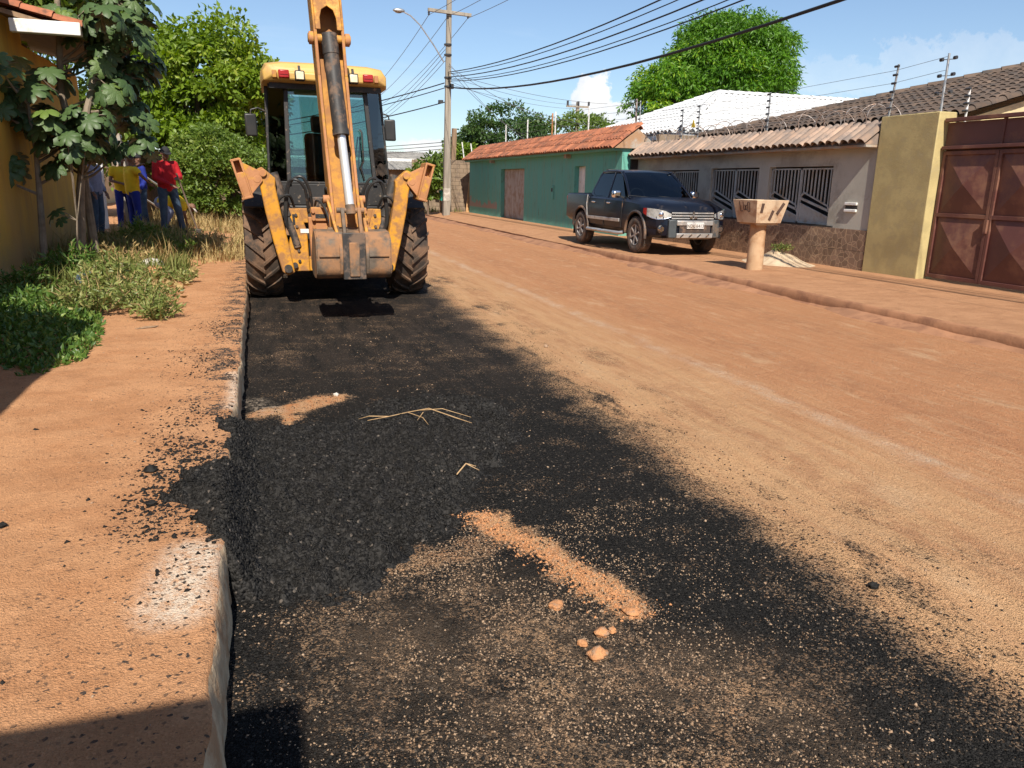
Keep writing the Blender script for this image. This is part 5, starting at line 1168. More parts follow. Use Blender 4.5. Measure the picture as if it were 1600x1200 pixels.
def sidept(x, z, s):      # point on the slanted side glass plane
    f = (z-1.13)/(1.70-1.13); return Vector((x, s*(.785+(.615-.785)*f), z))
for s in (-1,1):
    for nm, pts in (('front_door_window', [(.86,1.15),(.02,1.15),(.02,1.665),(.30,1.665),(.46,1.56)]), ('rear_door_window', [(-.04,1.15),(-.72,1.16),(-.88,1.22),(-.92,1.30),(-.76,1.62),(-.68,1.665),(-.04,1.665)])):
        pb(poly_plate([sidept(x,z,s) for x, z in pts], (0,s,.2)), nm, 'car_glass', smooth=0)
    pil = MB(); pil.tube([sidept(1.06,1.13,s)+Vector((0,-s*.02,0)), sidept(.72,1.42,s)+Vector((0,-s*.012,0)), sidept(.48,1.60,s)+Vector((0,-s*.008,0)), sidept(.28,1.70,s)], .032, 10); pb(pil, 'pillar', 'car_black', None, .015)
    pil = MB(); pil.bar(sidept(-.01,1.12,s), sidept(-.01,1.70,s), .055, .03, (1,0,0)); pb(pil, 'pillar', 'car_black', None, .008)
    pb(poly_plate([sidept(x,z,s)+Vector((0,-s*.022,0)) for x, z in ((-.70,1.12),(-1.05,1.14),(-1.04,1.26),(-.82,1.68),(-.68,1.70),(-.78,1.62),(-.93,1.30),(-.89,1.21),(-.72,1.155))], (0,s,.2), .03), 'pillar', 'car_black', None, .01)
    pb(poly_plate([sidept(x,z,s)+Vector((0,-s*.012,0)) for x, z in ((.96,1.10),(-.95,1.11),(-.95,1.145),(.90,1.15))], (0,s,.2), .02), 'belt_moulding', 'car_black')
    pb(MB().tube([sidept(.36,1.70,s),sidept(0,1.725,s),sidept(-.4,1.725,s),sidept(-.74,1.70,s)], .022, 8), 'roof_edge', 'car_black')
    # trim
    pb(MB().bb(-.92,.82,s*.885-.006*s,s*.905,.62,.69), 'side_moulding', 'silver', None, .006)
    for x in (-.62,.22): pb(MB().bb(x-.10,x+.07,s*.868,s*.905,1.0,1.035), 'door_handle', 'chrome', None, .01)
    for xa, xb in ((.93,.90),(-.02,-.02),(-.98,-.90)): pb(MB().bar((xa,s*.878,1.10),(xb,s*.8935,.50),.008,.012,(0,1,0)), 'door_seam', 'black_plastic')
    pb(MB().tube([(-1.02,s*.875,1.18),(-1.04,s*.89,.95),(-.98,s*.893,.7),(-.92,s*.89,.5)], .014, 6), 'bed_edge_trim', 'silver')
    mr = pb(MB().box((.80,s*.98,1.22),(.13,.21,.16)), 'mirror', 'chrome', None, .045); pb(MB().bar((.82,s*.80,1.14),(.81,s*.92,1.19),.05,.04), 'mirror_arm', 'black_plastic', mr)
    pb(MB().tube([(1.02,s*.86,.40),(.9,s*.93,.38),(-.85,s*.93,.38),(-.95,s*.86,.40)], .04, 10), 'side_step', 'silver')
    # headlight wedge wrapping the corner
    pth = [(2.455,.50,.86,.79),(2.425,.63,.915,.755),(2.375,.755,.945,.745),(2.27,.845,.96,.77),(2.13,.885,.965,.81),(2.00,.898,.96,.86)]
    def strip(i0, i1, off, sh=0):
        m_ = MB(); vv = []
        for x_, y_, zt_, zb_ in pth[i0:i1+1]: nx_ = Vector((x_-1.9, y_-.3)).normalized()*off; vv += [(x_+nx_.x-sh, s*(y_+nx_.y), zt_), (x_+nx_.x*1.2, s*(y_+nx_.y*1.2), zb_)]
        m_.add(vv, [(2*k_,2*k_+1,2*k_+3,2*k_+2) for k_ in range(i1-i0)]); return m_
    hlo = pb(strip(0,5,.012), 'headlight', 'headlamp', smooth=50)
    pb(strip(4,5,.018), 'indicator_lens', 'lamp_red', hlo, smooth=50)
    pb(MB().sphere((2.40,s*.70,.845), (.045,.06,.055), 12, 8), 'projector', 'chrome', hlo)
    pb(MB().tube([(x_+.012,s*(y_+.008),zb_) for x_,y_,zt_,zb_ in pth], .008, 6), 'bezel', 'chrome', hlo)
    pb(MB().bb(-2.56,-2.44,s*.74-.07,s*.74+.07,.85,1.13), 'tail_lamp', 'lamp_red', None, .02)
    pb(MB().bb(-.98,-.92,s*.80,s*.88,.22,.5) if False else MB().bb(-1.86,-1.84,s*.64,s*.88,.20,.46), 'mud_flap', 'black_plastic')
# windscreen & rear glass
ws = MB(); vv = []
for i in range(7):
    f = i/6
    for j in range(11):
        t_ = -1+2*j/10; hw_ = .735+(.585-.735)*f; vv.append((1.06-.72*f+.10*(1-t_*t_)*(1-.6*f)+.05*math.sin(PI*f), t_*hw_, 1.155+(1.69-1.155)*f+.02*(1-t_*t_)*f))
ws.add(vv, [(i*11+j,i*11+j+1,(i+1)*11+j+1,(i+1)*11+j) for i in range(6) for j in range(10)]); pb(ws, 'windscreen', 'windscreen', smooth=80)
pb(poly_plate([(-.98,-.68,1.17),(-.98,.68,1.17),(-.80,.56,1.67),(-.80,-.56,1.67)], (-1,0,.2)), 'rear_window', 'car_glass', smooth=0)
pb(MB().bb(.72,1.04,-.70,.70,1.0,1.15), 'dashboard', 'black_plastic', None, .03)
for s in (-1,1):
    se = pb(MB().bb(-.15,.40,s*.36-.24,s*.36+.24,.72,.90), 'seat', 'black_plastic', None, .05); pb(MB().box((-.20,s*.36,1.18),(.14,.46,.60),Matrix.Rotation(-.2,3,'Y')), 'backrest', 'black_plastic', se, .05); pb(MB().box((-.27,s*.36,1.56),(.09,.26,.16)), 'headrest', 'black_plastic', se, .03)
pb(MB().box((-.80,0,1.15),(.14,1.2,.55)), 'rear_seat', 'black_plastic', None, .04)
pb(MB().lathe([(.18,-.012),(.192,0),(.18,.012),(.168,0),(.18,-.012)], axis='x', n=26).xf(lambda x,y,z: (x*.9+.60-z*.35, y-.36, z*.92+1.18)), 'steering_wheel', 'black_plastic')
for y_ in (-.35,.22): pb(MB().bar((1.175,y_,1.165),(1.07,y_-.48,1.20),.018,.012), 'wiper', 'black_plastic')
# hood shut lines, grille, emblem, bumper, plate
pb(MB().bb(2.36,2.45,-.50,.50,.73,.90), 'grille_back', 'black_plastic')
for z_ in (.765,.82,.875): pb(MB().bb(2.45,2.472-.12*(z_-.76),-.49,.49,z_-.012,z_+.012), 'grille_bar', 'silver', None, .004)
em = bpy.data.objects.new('emblem', None); link(em, pk); em.location = (2.478,0,.815)
for a in (90,210,330):
    d = Vector((0,math.cos(R(a)),math.sin(R(a)))); n_ = Vector((0,-d.z,d.y)); c_ = d*.055
    vv = [Vector((0,0,0)), c_+n_*.030, d*.11, c_-n_*.030]; MB().add([v for v in vv]+[v+Vector((.012,0,0)) for v in vv], [(3,2,1,0),(4,5,6,7)]+[(i,(i+1)%4,4+(i+1)%4,4+i) for i in range(4)]).build('diamond', MT['chrome'], em)
bp = MB(); sect = []
for y_, xo in ((-.88,2.02),(-.84,2.22),(-.70,2.42),(-.45,2.52),(0,2.55),(.45,2.52),(.70,2.42),(.84,2.22),(.88,2.02)):
    sect.append([(xo-.16,y_,.745),(xo-.02,y_,.735),(xo,y_,.65),(xo+.005,y_,.52),(xo-.04,y_,.42),(xo-.16,y_,.37)])
vs_ = [p for s_ in sect for p in s_]; fs = []
for i in range(8):
    for j in range(5): fs.append((i*6+j,(i+1)*6+j,(i+1)*6+j+1,i*6+j+1))
    fs.append((i*6+5,(i+1)*6+5,(i+1)*6,i*6))
fs += [(0,1,2,3,4,5),(53,52,51,50,49,48)]
bump = pb(MB().add(vs_, fs), 'front_bumper', 'car_black')
MT['bumper_grey'] = mat('bumper_grey_plastic', (.055,.065,.07), (.045,.05,.055), 4, .5, dirt=(.16,.11,.075), damt=.2, bump=.05)
for s in (-1,1):
    pb(MB().box((2.50,s*.50,.56),(.13,.17,.37),Matrix.Rotation(s*.16,3,'Z')), 'bumper_over_rider', 'bumper_grey', bump, .02)
    pb(MB().lathe([(0,.02),(.05,.02),(.06,.0),(.06,-.03)], c=(2.425,s*.69,.55), axis='x', n=18), 'fog_lamp', 'chrome', bump); pb(MB().lathe([(.062,.012),(.085,.0),(.085,-.03)], c=(2.42,s*.69,.55), axis='x', n=18), 'fog_lamp_bezel', 'black_plastic', bump)
pb(MB().bb(2.53,2.58,-.42,.42,.63,.73), 'silver_bar', 'silver', bump, .012)
pb(MB().bb(2.545,2.57,-.36,.36,.48,.62), 'air_intake', 'car_dusty', bump)
sk = pb(MB().prism([(2.42,.34),(2.58,.38),(2.59,.47),(2.55,.475),(2.42,.40)], 'y', -.42, .42), 'skid_plate', 'silver', bump, .008)
for y_ in (-.3,-.1,.1,.3): pb(MB().bar((2.592,y_-.04,.395),(2.598,y_+.03,.455),.02,.006,(1,0,0)), 'skid_slot', 'black_plastic', sk)
MT['plate'] = mat('number_plate_grey', (.55,.54,.52), (.48,.46,.44), 8, .5, dirt=(.35,.27,.2), damt=.2, bump=0)
npl = pb(MB().bb(2.583,2.592,-.20,.20,.565,.695), 'number_plate', 'plate', bump, .004)
def text_mesh(txt, size, mt, parent, loc, rot, name='lettering'):
    cu = bpy.data.curves.new('t','FONT'); cu.body = txt; cu.size = size; cu.align_x = 'CENTER'; cu.align_y = 'CENTER'; cu.extrude = .001
    o = bpy.data.objects.new('t', cu); COL.objects.link(o); bpy.context.view_layer.update(); me = bpy.data.meshes.new_from_object(o.evaluated_get(bpy.context.evaluated_depsgraph_get())); bpy.data.objects.remove(o)
    me.materials.clear(); me.materials.append(MT[mt]); me.name = name; o = bpy.data.objects.new(name, me); link(o, parent); o.location = loc; o.rotation_euler = rot; return o
text_mesh('NDL 6413', .092, 'ink', npl, (2.594,0,.62), (PI/2,0,PI/2))
# roof rack fin and antenna
pb(MB().bb(-.86,-.74,-.5,.5,1.75,1.775), 'roof_spoiler', 'black_plastic', None, .01)
# ---------------------------------------------------------------- utility pole, lamp, cables
up_ = thing('utility_pole', 'tall concrete utility pole with crossarm and street lamp arm', 'utility pole', (7.92, 34.0, .14))
MB().bar((0,0,-.2),(.16,0,9.3),.30,.24,(0,1,0),.19,.15).build('shaft', MT['pole'], up_, .02)
MT['lime_wash'] = mat('worn_lime_wash', (.52,.48,.42), (.34,.30,.25), 6, .9, dirt=(.27,.23,.19), damt=.5, dsc=7, bump=.3)
MB().bb(-.148,.148,-.128,-.121,.62,1.15).build('painted_band', MT['lime_wash'], up_)
ca_ = MB().bar((-.78,-.14,8.26),(1.06,-.14,8.18),.11,.13).build('crossarm', MT['pole'], up_, .01)
for x in (-.74,.06,.92): MB().lathe([(0,0),(.03,0),(.05,.03),(.03,.06),(.055,.09),(.03,.13),(0,.14)], c=(x,-.14,8.05), n=12).build('insulator', MT['insul'], ca_)
arm = MB().tube([(-.08,0,6.3),(-.5,-.05,6.9),(-1.1,-.1,7.65),(-1.5,-.12,7.98),(-1.8,-.14,8.10)], .028, 10).build('lamp_arm', MT['steel'], up_)
MB().sphere((-1.98,-.14,8.13), (.25,.10,.085), 16, 10).build('lamp_head', MT['steel'], arm)
MB().sphere((-2.0,-.14,8.09), (.16,.075,.07), 12, 8).build('lamp_glass', MT['lens'], arm)
for z in (5.35,5.7,6.6,7.0): MB().lathe([(0,-.03),(.165,-.03),(.165,.03),(0,.03)], c=(.09,0,z), n=14).build('clamp_band', MT['insul'], up_)
MB().bb(.16,.30,-.2,-.05,5.25,5.45).build('junction_box', MT['insul'], up_, .01)
MB().bb(-.36,-.16,-.2,-.05,4.65,4.78).build('splice_box', MT['insul'], up_, .01)
def cable(A, B, sag, r, label, group='overhead cables', mt='cable', n=24):
    A = Vector(A); B = Vector(B); pts = []
    for i in range(n+1):
        f = i/n; p = A.lerp(B, f); p.z -= 4*sag*f*(1-f); pts.append(p)
    return tag(MB().tube(pts, r, 6).build('cable', MT[mt]), label, 'cable', group)
# toward the camera, to a pole out of the picture on the right
cable((8.05,33.9,5.45),(8.9,-6,5.75), 1.35, .028, 'thick black cable, lowest of the bundle crossing the sky to upper right')
for k, (z, r, x, zz, sg, lb) in enumerate(((6.05,.017,9.1,7.3,1.2,'topmost'),(5.98,.012,9.0,7.0,1.2,'second'),(5.86,.017,9.0,6.75,1.22,'third'),(5.76,.011,8.9,6.5,1.25,'fourth'),(5.70,.014,8.8,6.35,1.27,'fifth'))):
    cable((8.0,33.9,z),(x,-6,zz), sg, r, lb+' thin cable of the bundle above the thick black one, crossing to upper right')
for k, (x, lb) in enumerate(((7.18,'left'),(7.98,'middle'),(8.84,'right'))):
    cable((x,33.8,8.2),(x+.2,-6,8.6), .9, .010, lb+' bare conductor running from the crossarm over the street', 'bare conductors', 'alu_cable')
    cable((x,33.9,8.2),(x-.5,78,8.0), 1.4, .012, lb+' bare conductor running from the crossarm away down the street', 'far conductors', 'alu_cable')
for k in range(3): cable((7.9,34,6.95-.22*k),(7.4,78,6.7-.2*k), 1.3, .012, ['upper','middle','lower'][k]+' low conductor leading away behind the machine cab', 'far conductors', 'alu_cable')
for k, (z, dx, lb) in enumerate(((5.62,0,'upper'),(5.42,.15,'middle'),(4.85,.3,'lowest'))): cable((7.85,33.95,z),(-6-dx,42,3.5-.25*k), .55, .022-.004*(k == 1), lb+' black telephone cable dropping left behind the cab')
for k in range(3): cable((7.9,34,2.95+.14*k),(-8,58,3.1+.25*k), .4, .014, ['lowest','middle','upper'][k]+' faint far cable low over the shed', 'far service lines', 'alu_cable')
for k, (x, y, z) in enumerate(((10.2,30,3.2),(10.6,26,3.4),(13.5,40,4.0),(20,44,6.2),(24.6,60,7.7),(12.2,25,3.3),(24.9,60,7.4))):
    cable((8.0,34,6.5-.15*k),(x,y,z), .25, .009, ['first','second','third','fourth','fifth','sixth','seventh'][k]+' thin service line fanning from the pole over the green roof', 'service lines', 'alu_cable')
fp = thing('far_pole', 'far utility pole with short crossarm above the green trees', 'utility pole', (24.7,60,0)); MB().bar((0,0,0),(0,0,7.9),.3,.24,(0,1,0),.22,.18).build('shaft', MT['pole'], fp); c_ = MB().bar((-1.0,-.1,7.55),(1.0,-.1,7.55),.12,.14).build('crossarm', MT['pole'], fp)
for x in (-.9,0,.9): MB().cyl((x,-.1,7.6),(x,-.1,7.95),.09,None,8).build('insulator', MT['insul'], c_)
wp = MB().bar((9.6,40,0),(9.75,40,4.2),.22,.2,(0,1,0)).build('dark_post', MT['wood']); tag(wp, 'dark weathered wooden post behind the block wall', 'post')
for k,(x,zt,lb) in enumerate(((10.05,3.5,'left'),(10.5,3.45,'right'))): tag(MB().tube([(x,39,2.4),(x-.15,39,zt)],.03,6).build('wall_rod', MT['white']), 'short white fence rod behind the block wall, '+lb+' one', 'rod', 'white rods behind the wall')
# ---------------------------------------------------------------- vegetation
def unit(g, n): v = g.normal(size=(n,3)); return v/np.linalg.norm(v, axis=1, keepdims=True)
def leaves(P, D, S, asp, g, fold=.25):
    "rhombic folded leaves: base P, direction D, length S"
    N = len(P); U = unit(g, N); side = np.cross(D, U); side /= np.linalg.norm(side, axis=1, keepdims=True)+1e-9; nr = np.cross(side, D)
    S = S[:,None]; W = S*asp*.5
    V = np.stack([P, P+D*S*.45+side*W+nr*W*fold, P+D*S-nr*S*.08, P+D*S*.45-side*W+nr*W*fold], 1).reshape(-1,3)
    F = (np.array([[0,1,2],[0,2,3]])[None]+4*np.arange(N)[:,None,None]).reshape(-1,3)
    return V, F
def leaf_obj(name, P, D, S, asp, g, mt, parent, rv=None):
    V, F = leaves(P, D, S, asp, g); rv = g.random(len(P)) if rv is None else rv
    return link(bpy.data.objects.new(name, npmesh(name, V, F, MT[mt], np.repeat(rv, 4))), parent)
def crown_pts(g, c, rad, ncl, rcl, per, shell=.55, flat=.75, core=True):
    C = unit(g, ncl)*(shell+(1-shell)*g.random((ncl,1))**.5)
    C = C*np.array(rad)+np.array(c); r = rcl*g.uniform(.45,1.4,ncl)
    d = unit(g, ncl*per); d[:,2] = np.where(d[:,2] < -.35, -d[:,2]*.6, d[:,2]); rr = g.uniform(.45,1.0,ncl*per)**.6
    R_ = np.repeat(r, per)[:,None]; P = np.repeat(C, per, 0)+d*R_*rr[:,None]*np.array([1,1,flat]); cr_ = np.repeat(g.random(ncl), per)
    return P, d, cr_
def tree(name, label, cat, base, c, rad, ncl, rcl, per, ls, mt, seed, trunk_r=.2, bark='bark', droop=.5, group=None, asp=.45, shell=.55, bright=0):
    g = np.random.default_rng(seed); t = thing(name, label, cat, base, 0, group); c = np.array(c)-np.array(base); rg_ = random.Random(seed)
    P, d, cr_ = crown_pts(g, c, rad, ncl, rcl, per, shell); N = len(P)
    D = d*.6+unit(g, N)*.75+np.array([0,0,-droop]); D /= np.linalg.norm(D, axis=1, keepdims=True)
    rv = np.clip(g.random(N)*.55+cr_*.5+bright, 0, 1)
    leaf_obj('crown', P, D, ls*g.uniform(.6,1.3,N), asp, g, mt, t, rv)
    tr = MB(); top = Vector(c)-Vector((0,0,rad[2]*.35)); tr.tube([(0,0,-.1),(top.x*.2,top.y*.2,top.z*.35),(top.x*.6,top.y*.6,top.z*.7),tuple(top)], [trunk_r*1.2,trunk_r,trunk_r*.8,trunk_r*.6], 10); tr.build('trunk', MT[bark], t)
    for k in range(7):
        u = unit(g,1)[0]; q = np.array(c)+u*np.array(rad)*.75; m_ = (np.array(top)*.5+q*.5)+np.array([0,0,.1])
        MB().tube([tuple(np.array(top)*.8),tuple(m_),tuple(q)], [trunk_r*.5,trunk_r*.3,trunk_r*.08], 7).build('limb', MT[bark], t)
    return t
# right: mango and the darker trees
tree('mango_tree','huge rounded bright green mango tree behind the white roof','tree',(20.6,32.3,0),(20.6,32.3,6.65),(2.45,2.4,2.15),170,.95,370,.21,'leaf_mango',21,.4,droop=.75,asp=.32,shell=.72)
tree('mango_tree','lower left dome of bright mango foliage beside the huge one','tree',(17.7,32.0,0),(17.7,32.2,5.0),(1.55,1.6,1.55),80,.8,330,.21,'leaf_mango',22,.3,droop=.75,asp=.32,shell=.7,bright=.12)
tree('broad_tree','dark green spreading tree left of the far pole','tree',(14.0,44,0),(13.8,44,3.7),(2.6,2.2,1.9),60,.8,260,.22,'leaf_dark',23,.25,shell=.5)
tree('broad_tree','mid green rounded tree right of the far pole','tree',(19.3,46,0),(19.0,46,3.8),(3.6,2.4,1.9),75,.85,260,.22,'leaf_bush',24,.25,shell=.55)
tree('broad_tree','small far dark tree behind the left end of the green roof','tree',(11.6,45,0),(11.6,45,3.4),(1.0,1.0,1.0),22,.5,160,.2,'leaf_dark',25,.15)
tree('broad_tree','pale green treetop showing over the block wall','tree',(10.6,43,0),(10.6,43,2.9),(1.1,.8,.75),20,.45,150,.2,'leaf_lime',26,.12)
tree('sapling','young leafy sapling growing beside the utility pole','tree',(7.35,35.2,.1),(7.35,35.2,1.75),(.55,.5,.95),26,.34,70,.26,'leaf_bush',27,.05,asp=.5,bright=.1)
# left: layered lime tree, shrub, more behind
tree('leafy_tree','tall layered bright green tree behind the workers','tree',(-1.6,27,.2),(-1.55,27,3.85),(2.15,2.0,2.15),90,.78,330,.20,'leaf_lime',31,.22,droop=.45,asp=.5,shell=.6)
tree('leafy_tree','darker tree crown filling in behind the machine cab','tree',(-.9,30.5,.1),(-.9,30.5,2.9),(1.7,1.5,2.3),60,.8,260,.22,'leaf_dark',32,.2)
tree('leafy_tree','tall dark tree mass behind the large leaved tree','tree',(-4.9,27,.2),(-4.7,27,4.2),(2.2,2.0,3.0),70,.85,260,.22,'leaf_bush',33,.25)
tree('shrub','dense bright green shrub right of the man in red','shrub',(-1.2,24,.25),(-1.25,24.2,1.65),(1.25,1.0,1.25),80,.42,280,.11,'leaf_bush',34,.06,droop=.2,asp=.5,bright=.15)
tree('shrub','low shrub close behind the left wheel','shrub',(.2,25.5,.2),(.15,25.5,1.2),(1.0,.8,1.0),40,.42,240,.12,'leaf_bush',35,.06,droop=.2,asp=.5)
# large leaved tree by the yellow wall
def cec_leaf(seed):
    g = random.Random(seed); V = [(0,0,0)]; F = []; n = 8
    mids = []
    for k in range(n):
        a = R(-158+316*k/(n-1)); L = (1.0-.30*abs(k-3.5)/3.5)*g.uniform(.9,1.08); dr = g.uniform(.18,.42)
        ca, sa = math.cos(a), math.sin(a)
        def P(r, da, z): return (r*L*math.cos(a+da), r*L*math.sin(a+da), z)
        b = len(V); V += [P(.58,-.39,-.12*dr-.06), P(.50,0,.03-.06*dr), P(.58,.39,-.12*dr-.06), P(.86,-.27,-.60*dr), P(.82,0,-.36*dr), P(.86,.27,-.60*dr), P(1.0,0,-.95*dr)]
        F += [(0,b,b+1),(0,b+1,b+2),(b,b+3,b+4,b+1),(b+1,b+4,b+5,b+2),(b+3,b+6,b+4),(b+4,b+6,b+5)]
    mb = MB(); mb.add(V, F); me = bpy.data.meshes.new('leaf'); me.from_pydata(V, [], F); me.materials.append(MT['leaf_cec']); me.shade_smooth(); return me
def cecropia():
    base = Vector((-2.45,12.4,.25)); t = thing('large_leaved_tree', 'tall tree with big drooping lobed leaves against the yellow wall', 'tree', base); g = random.Random(77)
    lm = [cec_leaf(s) for s in range(5)]
    stems = [[(0,0,0),(.10,0,1.1),(.30,.05,2.2),(.62,.1,3.1),(.80,.1,4.3)], [(-.35,-.5,0),(-.30,-.5,.9),(-.28,-.45,1.6),(-.32,-.4,2.3)], [(.15,.3,0),(.10,.35,1.2),(-.05,.3,2.4),(.05,.3,3.7),(.15,.3,4.6)]]
    tips = []
    for k, st in enumerate(stems):
        P_ = [Vector(p) for p in st]; n = len(P_); MB().tube(st, [(.065 if k != 1 else .05)*(1-.6*i/(n-1)) for i in range(n)], 9).build('trunk', MT['bark_pale'], t)
        tips.append((P_[-1], .8))
        for i in range(1, n-1):
            for q in range(8 if k != 1 else 5):
                a = g.uniform(0, 2*PI) if g.random() < .6 else g.uniform(-.9,.9); L = g.uniform(.30,.85); d = Vector((math.cos(a)*1.0, math.sin(a)*.7, g.uniform(.15,.7))); f = g.random(); A = P_[i].lerp(P_[i+1], f) if i+1 < n else P_[i]
                B = A+d.normalized()*L; mid = A.lerp(B,.5)+Vector((0,0,-.03)); MB().tube([A,mid,B],[.022,.016,.010],6).build('branch', MT['bark_pale'], t); tips.append((B, 1))
    for q in range(1):   # sucker shoots with low leaves
        A = Vector((g.uniform(-.4,.7), g.uniform(-.7,.4), 0)); B = A+Vector((g.uniform(-.1,.2),g.uniform(-.1,.1),g.uniform(.5,1.0))); MB().tube([A,A.lerp(B,.5),B],[.02,.016,.01],6).build('branch', MT['bark_pale'], t); tips.append((B,.8))
    cnt = 0; g.shuffle(tips); xv = []; xf_ = []
    for B, w in tips:
        nl = g.randint(6,9) if w == 1 else 8
        for q in range(nl):
            a = g.uniform(0, 2*PI); pl = g.uniform(.12,.34); d = Vector((math.cos(a), math.sin(a), g.uniform(-.2,.7))); d.normalize(); E_ = B+d*pl
            if E_.x < -.62: E_.x = -.62+g.uniform(0,.1)
            if (base+E_).x > -1.0: E_.x = -1.0-base.x-g.uniform(0,.2)
            if E_.z < 1.55 and E_.x > .05: E_.z = 1.55+g.uniform(0,.3)
            pe = MB().tube([B, B.lerp(E_,.5)+Vector((0,0,.03)), E_],[.007,.006,.005],5).build('petiole', MT['bark_pale'], t)
            s = g.uniform(.13,.25); me_ = lm[g.randrange(5)]
            nz = (Vector((0,0,1))*.55+d*.75+Vector((g.uniform(-.5,.5),g.uniform(-.7,.3),g.uniform(-.2,.3)))).normalized(); ax = (d-nz*d.dot(nz)).normalized(); M3 = Matrix((ax, nz.cross(ax), nz)).transposed()
            mw = Matrix.Translation(E_) @ (M3*s).to_4x4(); cnt += 1
            if cnt <= 298: o = bpy.data.objects.new('leaf', me_); link(o, t); o.matrix_local = mw
            else:
                b_ = len(xv); xv += [tuple(mw @ v.co) for v in me_.vertices]; xf_ += [tuple(i+b_ for i in p.vertices) for p in me_.polygons]
    if xv:
        me2 = bpy.data.meshes.new('more_leaves'); me2.from_pydata(xv, [], xf_); me2.materials.append(MT['leaf_cec']); me2.shade_smooth(); tag(link(bpy.data.objects.new('more_leaves', me2), t), kind='stuff')
cecropia()
tree('leafy_tree','dark leafy crown over the workers behind the large leaved tree','tree',(-3.9,16.4,.2),(-3.65,16.1,4.75),(1.1,1.2,.95),40,.6,260,.2,'leaf_bush',36,.12,droop=.5)
# smaller weeds, individually rooted
def weed(label, x, y, h, w, nst, mt, seed, ls=.05, lps=26, name='weed', cat='weed', group='weeds on the left verge'):
    g = np.random.default_rng(seed); z = float(lot_z(np.array([x]),np.array([y]))[0]); t = thing(name, label, cat, (x,y,z), 0, group); mb = MB(); Ps = []; Ds = []
    for k in range(int(nst*.75)):
        a = g.uniform(0,6.28); r = w*g.random()**.6; H = h*g.uniform(.45,1.05)*(1-.45*r/w); e = np.array([math.cos(a)*r, math.sin(a)*r, H]); b = np.array([math.cos(a)*r*.35, math.sin(a)*r*.35, 0]); m_ = (b+e)/2+np.array([0,0,H*.14])+g.normal(0,.02,3)
        mb.tube([tuple(b),tuple(m_),tuple(e)],[.004,.003,.0015],4,False)
        f = g.uniform(.15,1.02,lps)[:,None]; q = (1-f)**2*b+2*f*(1-f)*m_+f*f*e; Ps.append(q+g.normal(0,.012,(lps,3))); dd = unit(g,lps)+np.array([math.cos(a)*.4,math.sin(a)*.4,.35]); Ds.append(dd/np.linalg.norm(dd,axis=1,keepdims=True))
    mb.build('stems', MT['straw_twig'], t); P = np.concatenate(Ps); leaf_obj('foliage', P, np.concatenate(Ds), ls*1.15*g.uniform(.5,1.4,len(P)), .28, g, mt, t)
W = [('tallest leafy weed in the clump by the shaded wall', -1.50,9.3,.62,.42,60,'leaf_weed',1,.07,30),
     ('sprawling yellow green weed in front of the litter', -1.22,8.75,.36,.42,70,'leaf_weed',2,.055,28),
     ('low weed at the right tip of the near weed clump', -1.0,8.1,.26,.30,55,'leaf_weed',3,.05,26),
     ('bushy weed just left of the sprawling one', -1.62,8.3,.46,.40,60,'leaf_weed',4,.06,28),
     ('small weed by itself in front of the dry grass', -1.02,10.9,.22,.26,40,'leaf_weed',5,.05,22),
     ('flat weed beside the rubble on the verge', -1.35,11.2,.24,.30,40,'leaf_weed',6,.05,22),
     ('green weed tuft below the feet of the man in red', -1.75,15.0,.42,.42,50,'leaf_weed',7,.07,26),
     ('green weed clump in the middle of the dry grass', -1.25,14.4,.36,.40,45,'leaf_bush',8,.06,26),
     ('dark weed growing at the foot of the yellow wall', -2.45,9.6,.42,.35,50,'leaf_cover',9,.06,26),
     ('dark leafy weed beneath the large leaved tree', -2.25,11.0,.55,.42,60,'leaf_cover',10,.08,26),
     ('tall weed at the feet of the workers', -2.15,16.6,.6,.45,55,'leaf_bush',11,.08,26),
     ('dry brownish weed next to the dark leafy one', -1.9,12.6,.42,.4,50,'straw',12,.07,22),
     ('broken dry bush near the left wheel', -.95,16.5,.34,.4,60,'straw',13,.07,20),
     ('small green tuft on the pale sand heap', 0,0,.14,.18,30,'leaf_weed',14,.05,16)]
for a in W[:-1]: weed(*a)
_lz = lot_z; lot_z = lambda X, Y: X*0+.40
weed('small green tuft on the pale sand heap', 9.62,12.7,.12,.22,36,'leaf_weed',14,.06,16); lot_z = _lz
# creeping ground cover at the left edge and grass masses
def cover():
    g = NR; n = 19000; X = g.uniform(-3.1,-1.15,n); Y = g.uniform(5.7,9.2,n)
    e = -1.32-.10*np.abs(Y-6.9)+(fbm(X,Y,3,4,80)-.5)*.5; near = 5.95+(fbm(X,Y,3.3,4,81)-.5)*.7+.25*np.clip(-1.5-X,0,2)*.0
    hh_ = .20*np.clip((e-X)/.5,0,1)*np.clip((Y-near)/.4,0,1)
    k = (X < e) & (Y > near); X, Y, hh_ = X[k], Y[k], hh_[k]; Z = lot_z(X,Y)+hh_*g.random(len(X))*(.6+.8*fbm(X,Y,2.5,3,82)); D = unit(g,len(X))*.8+np.array([0,0,.55]); D /= np.linalg.norm(D,axis=1,keepdims=True)
    o = leaf_obj('ground_cover', np.stack([X,Y,Z],-1), D, .048*g.uniform(.5,1.5,len(X)), .42, g, 'leaf_cover', None); tag(o, 'creeping dark green ground cover half in shade at the left edge', 'ground cover', kind='stuff')
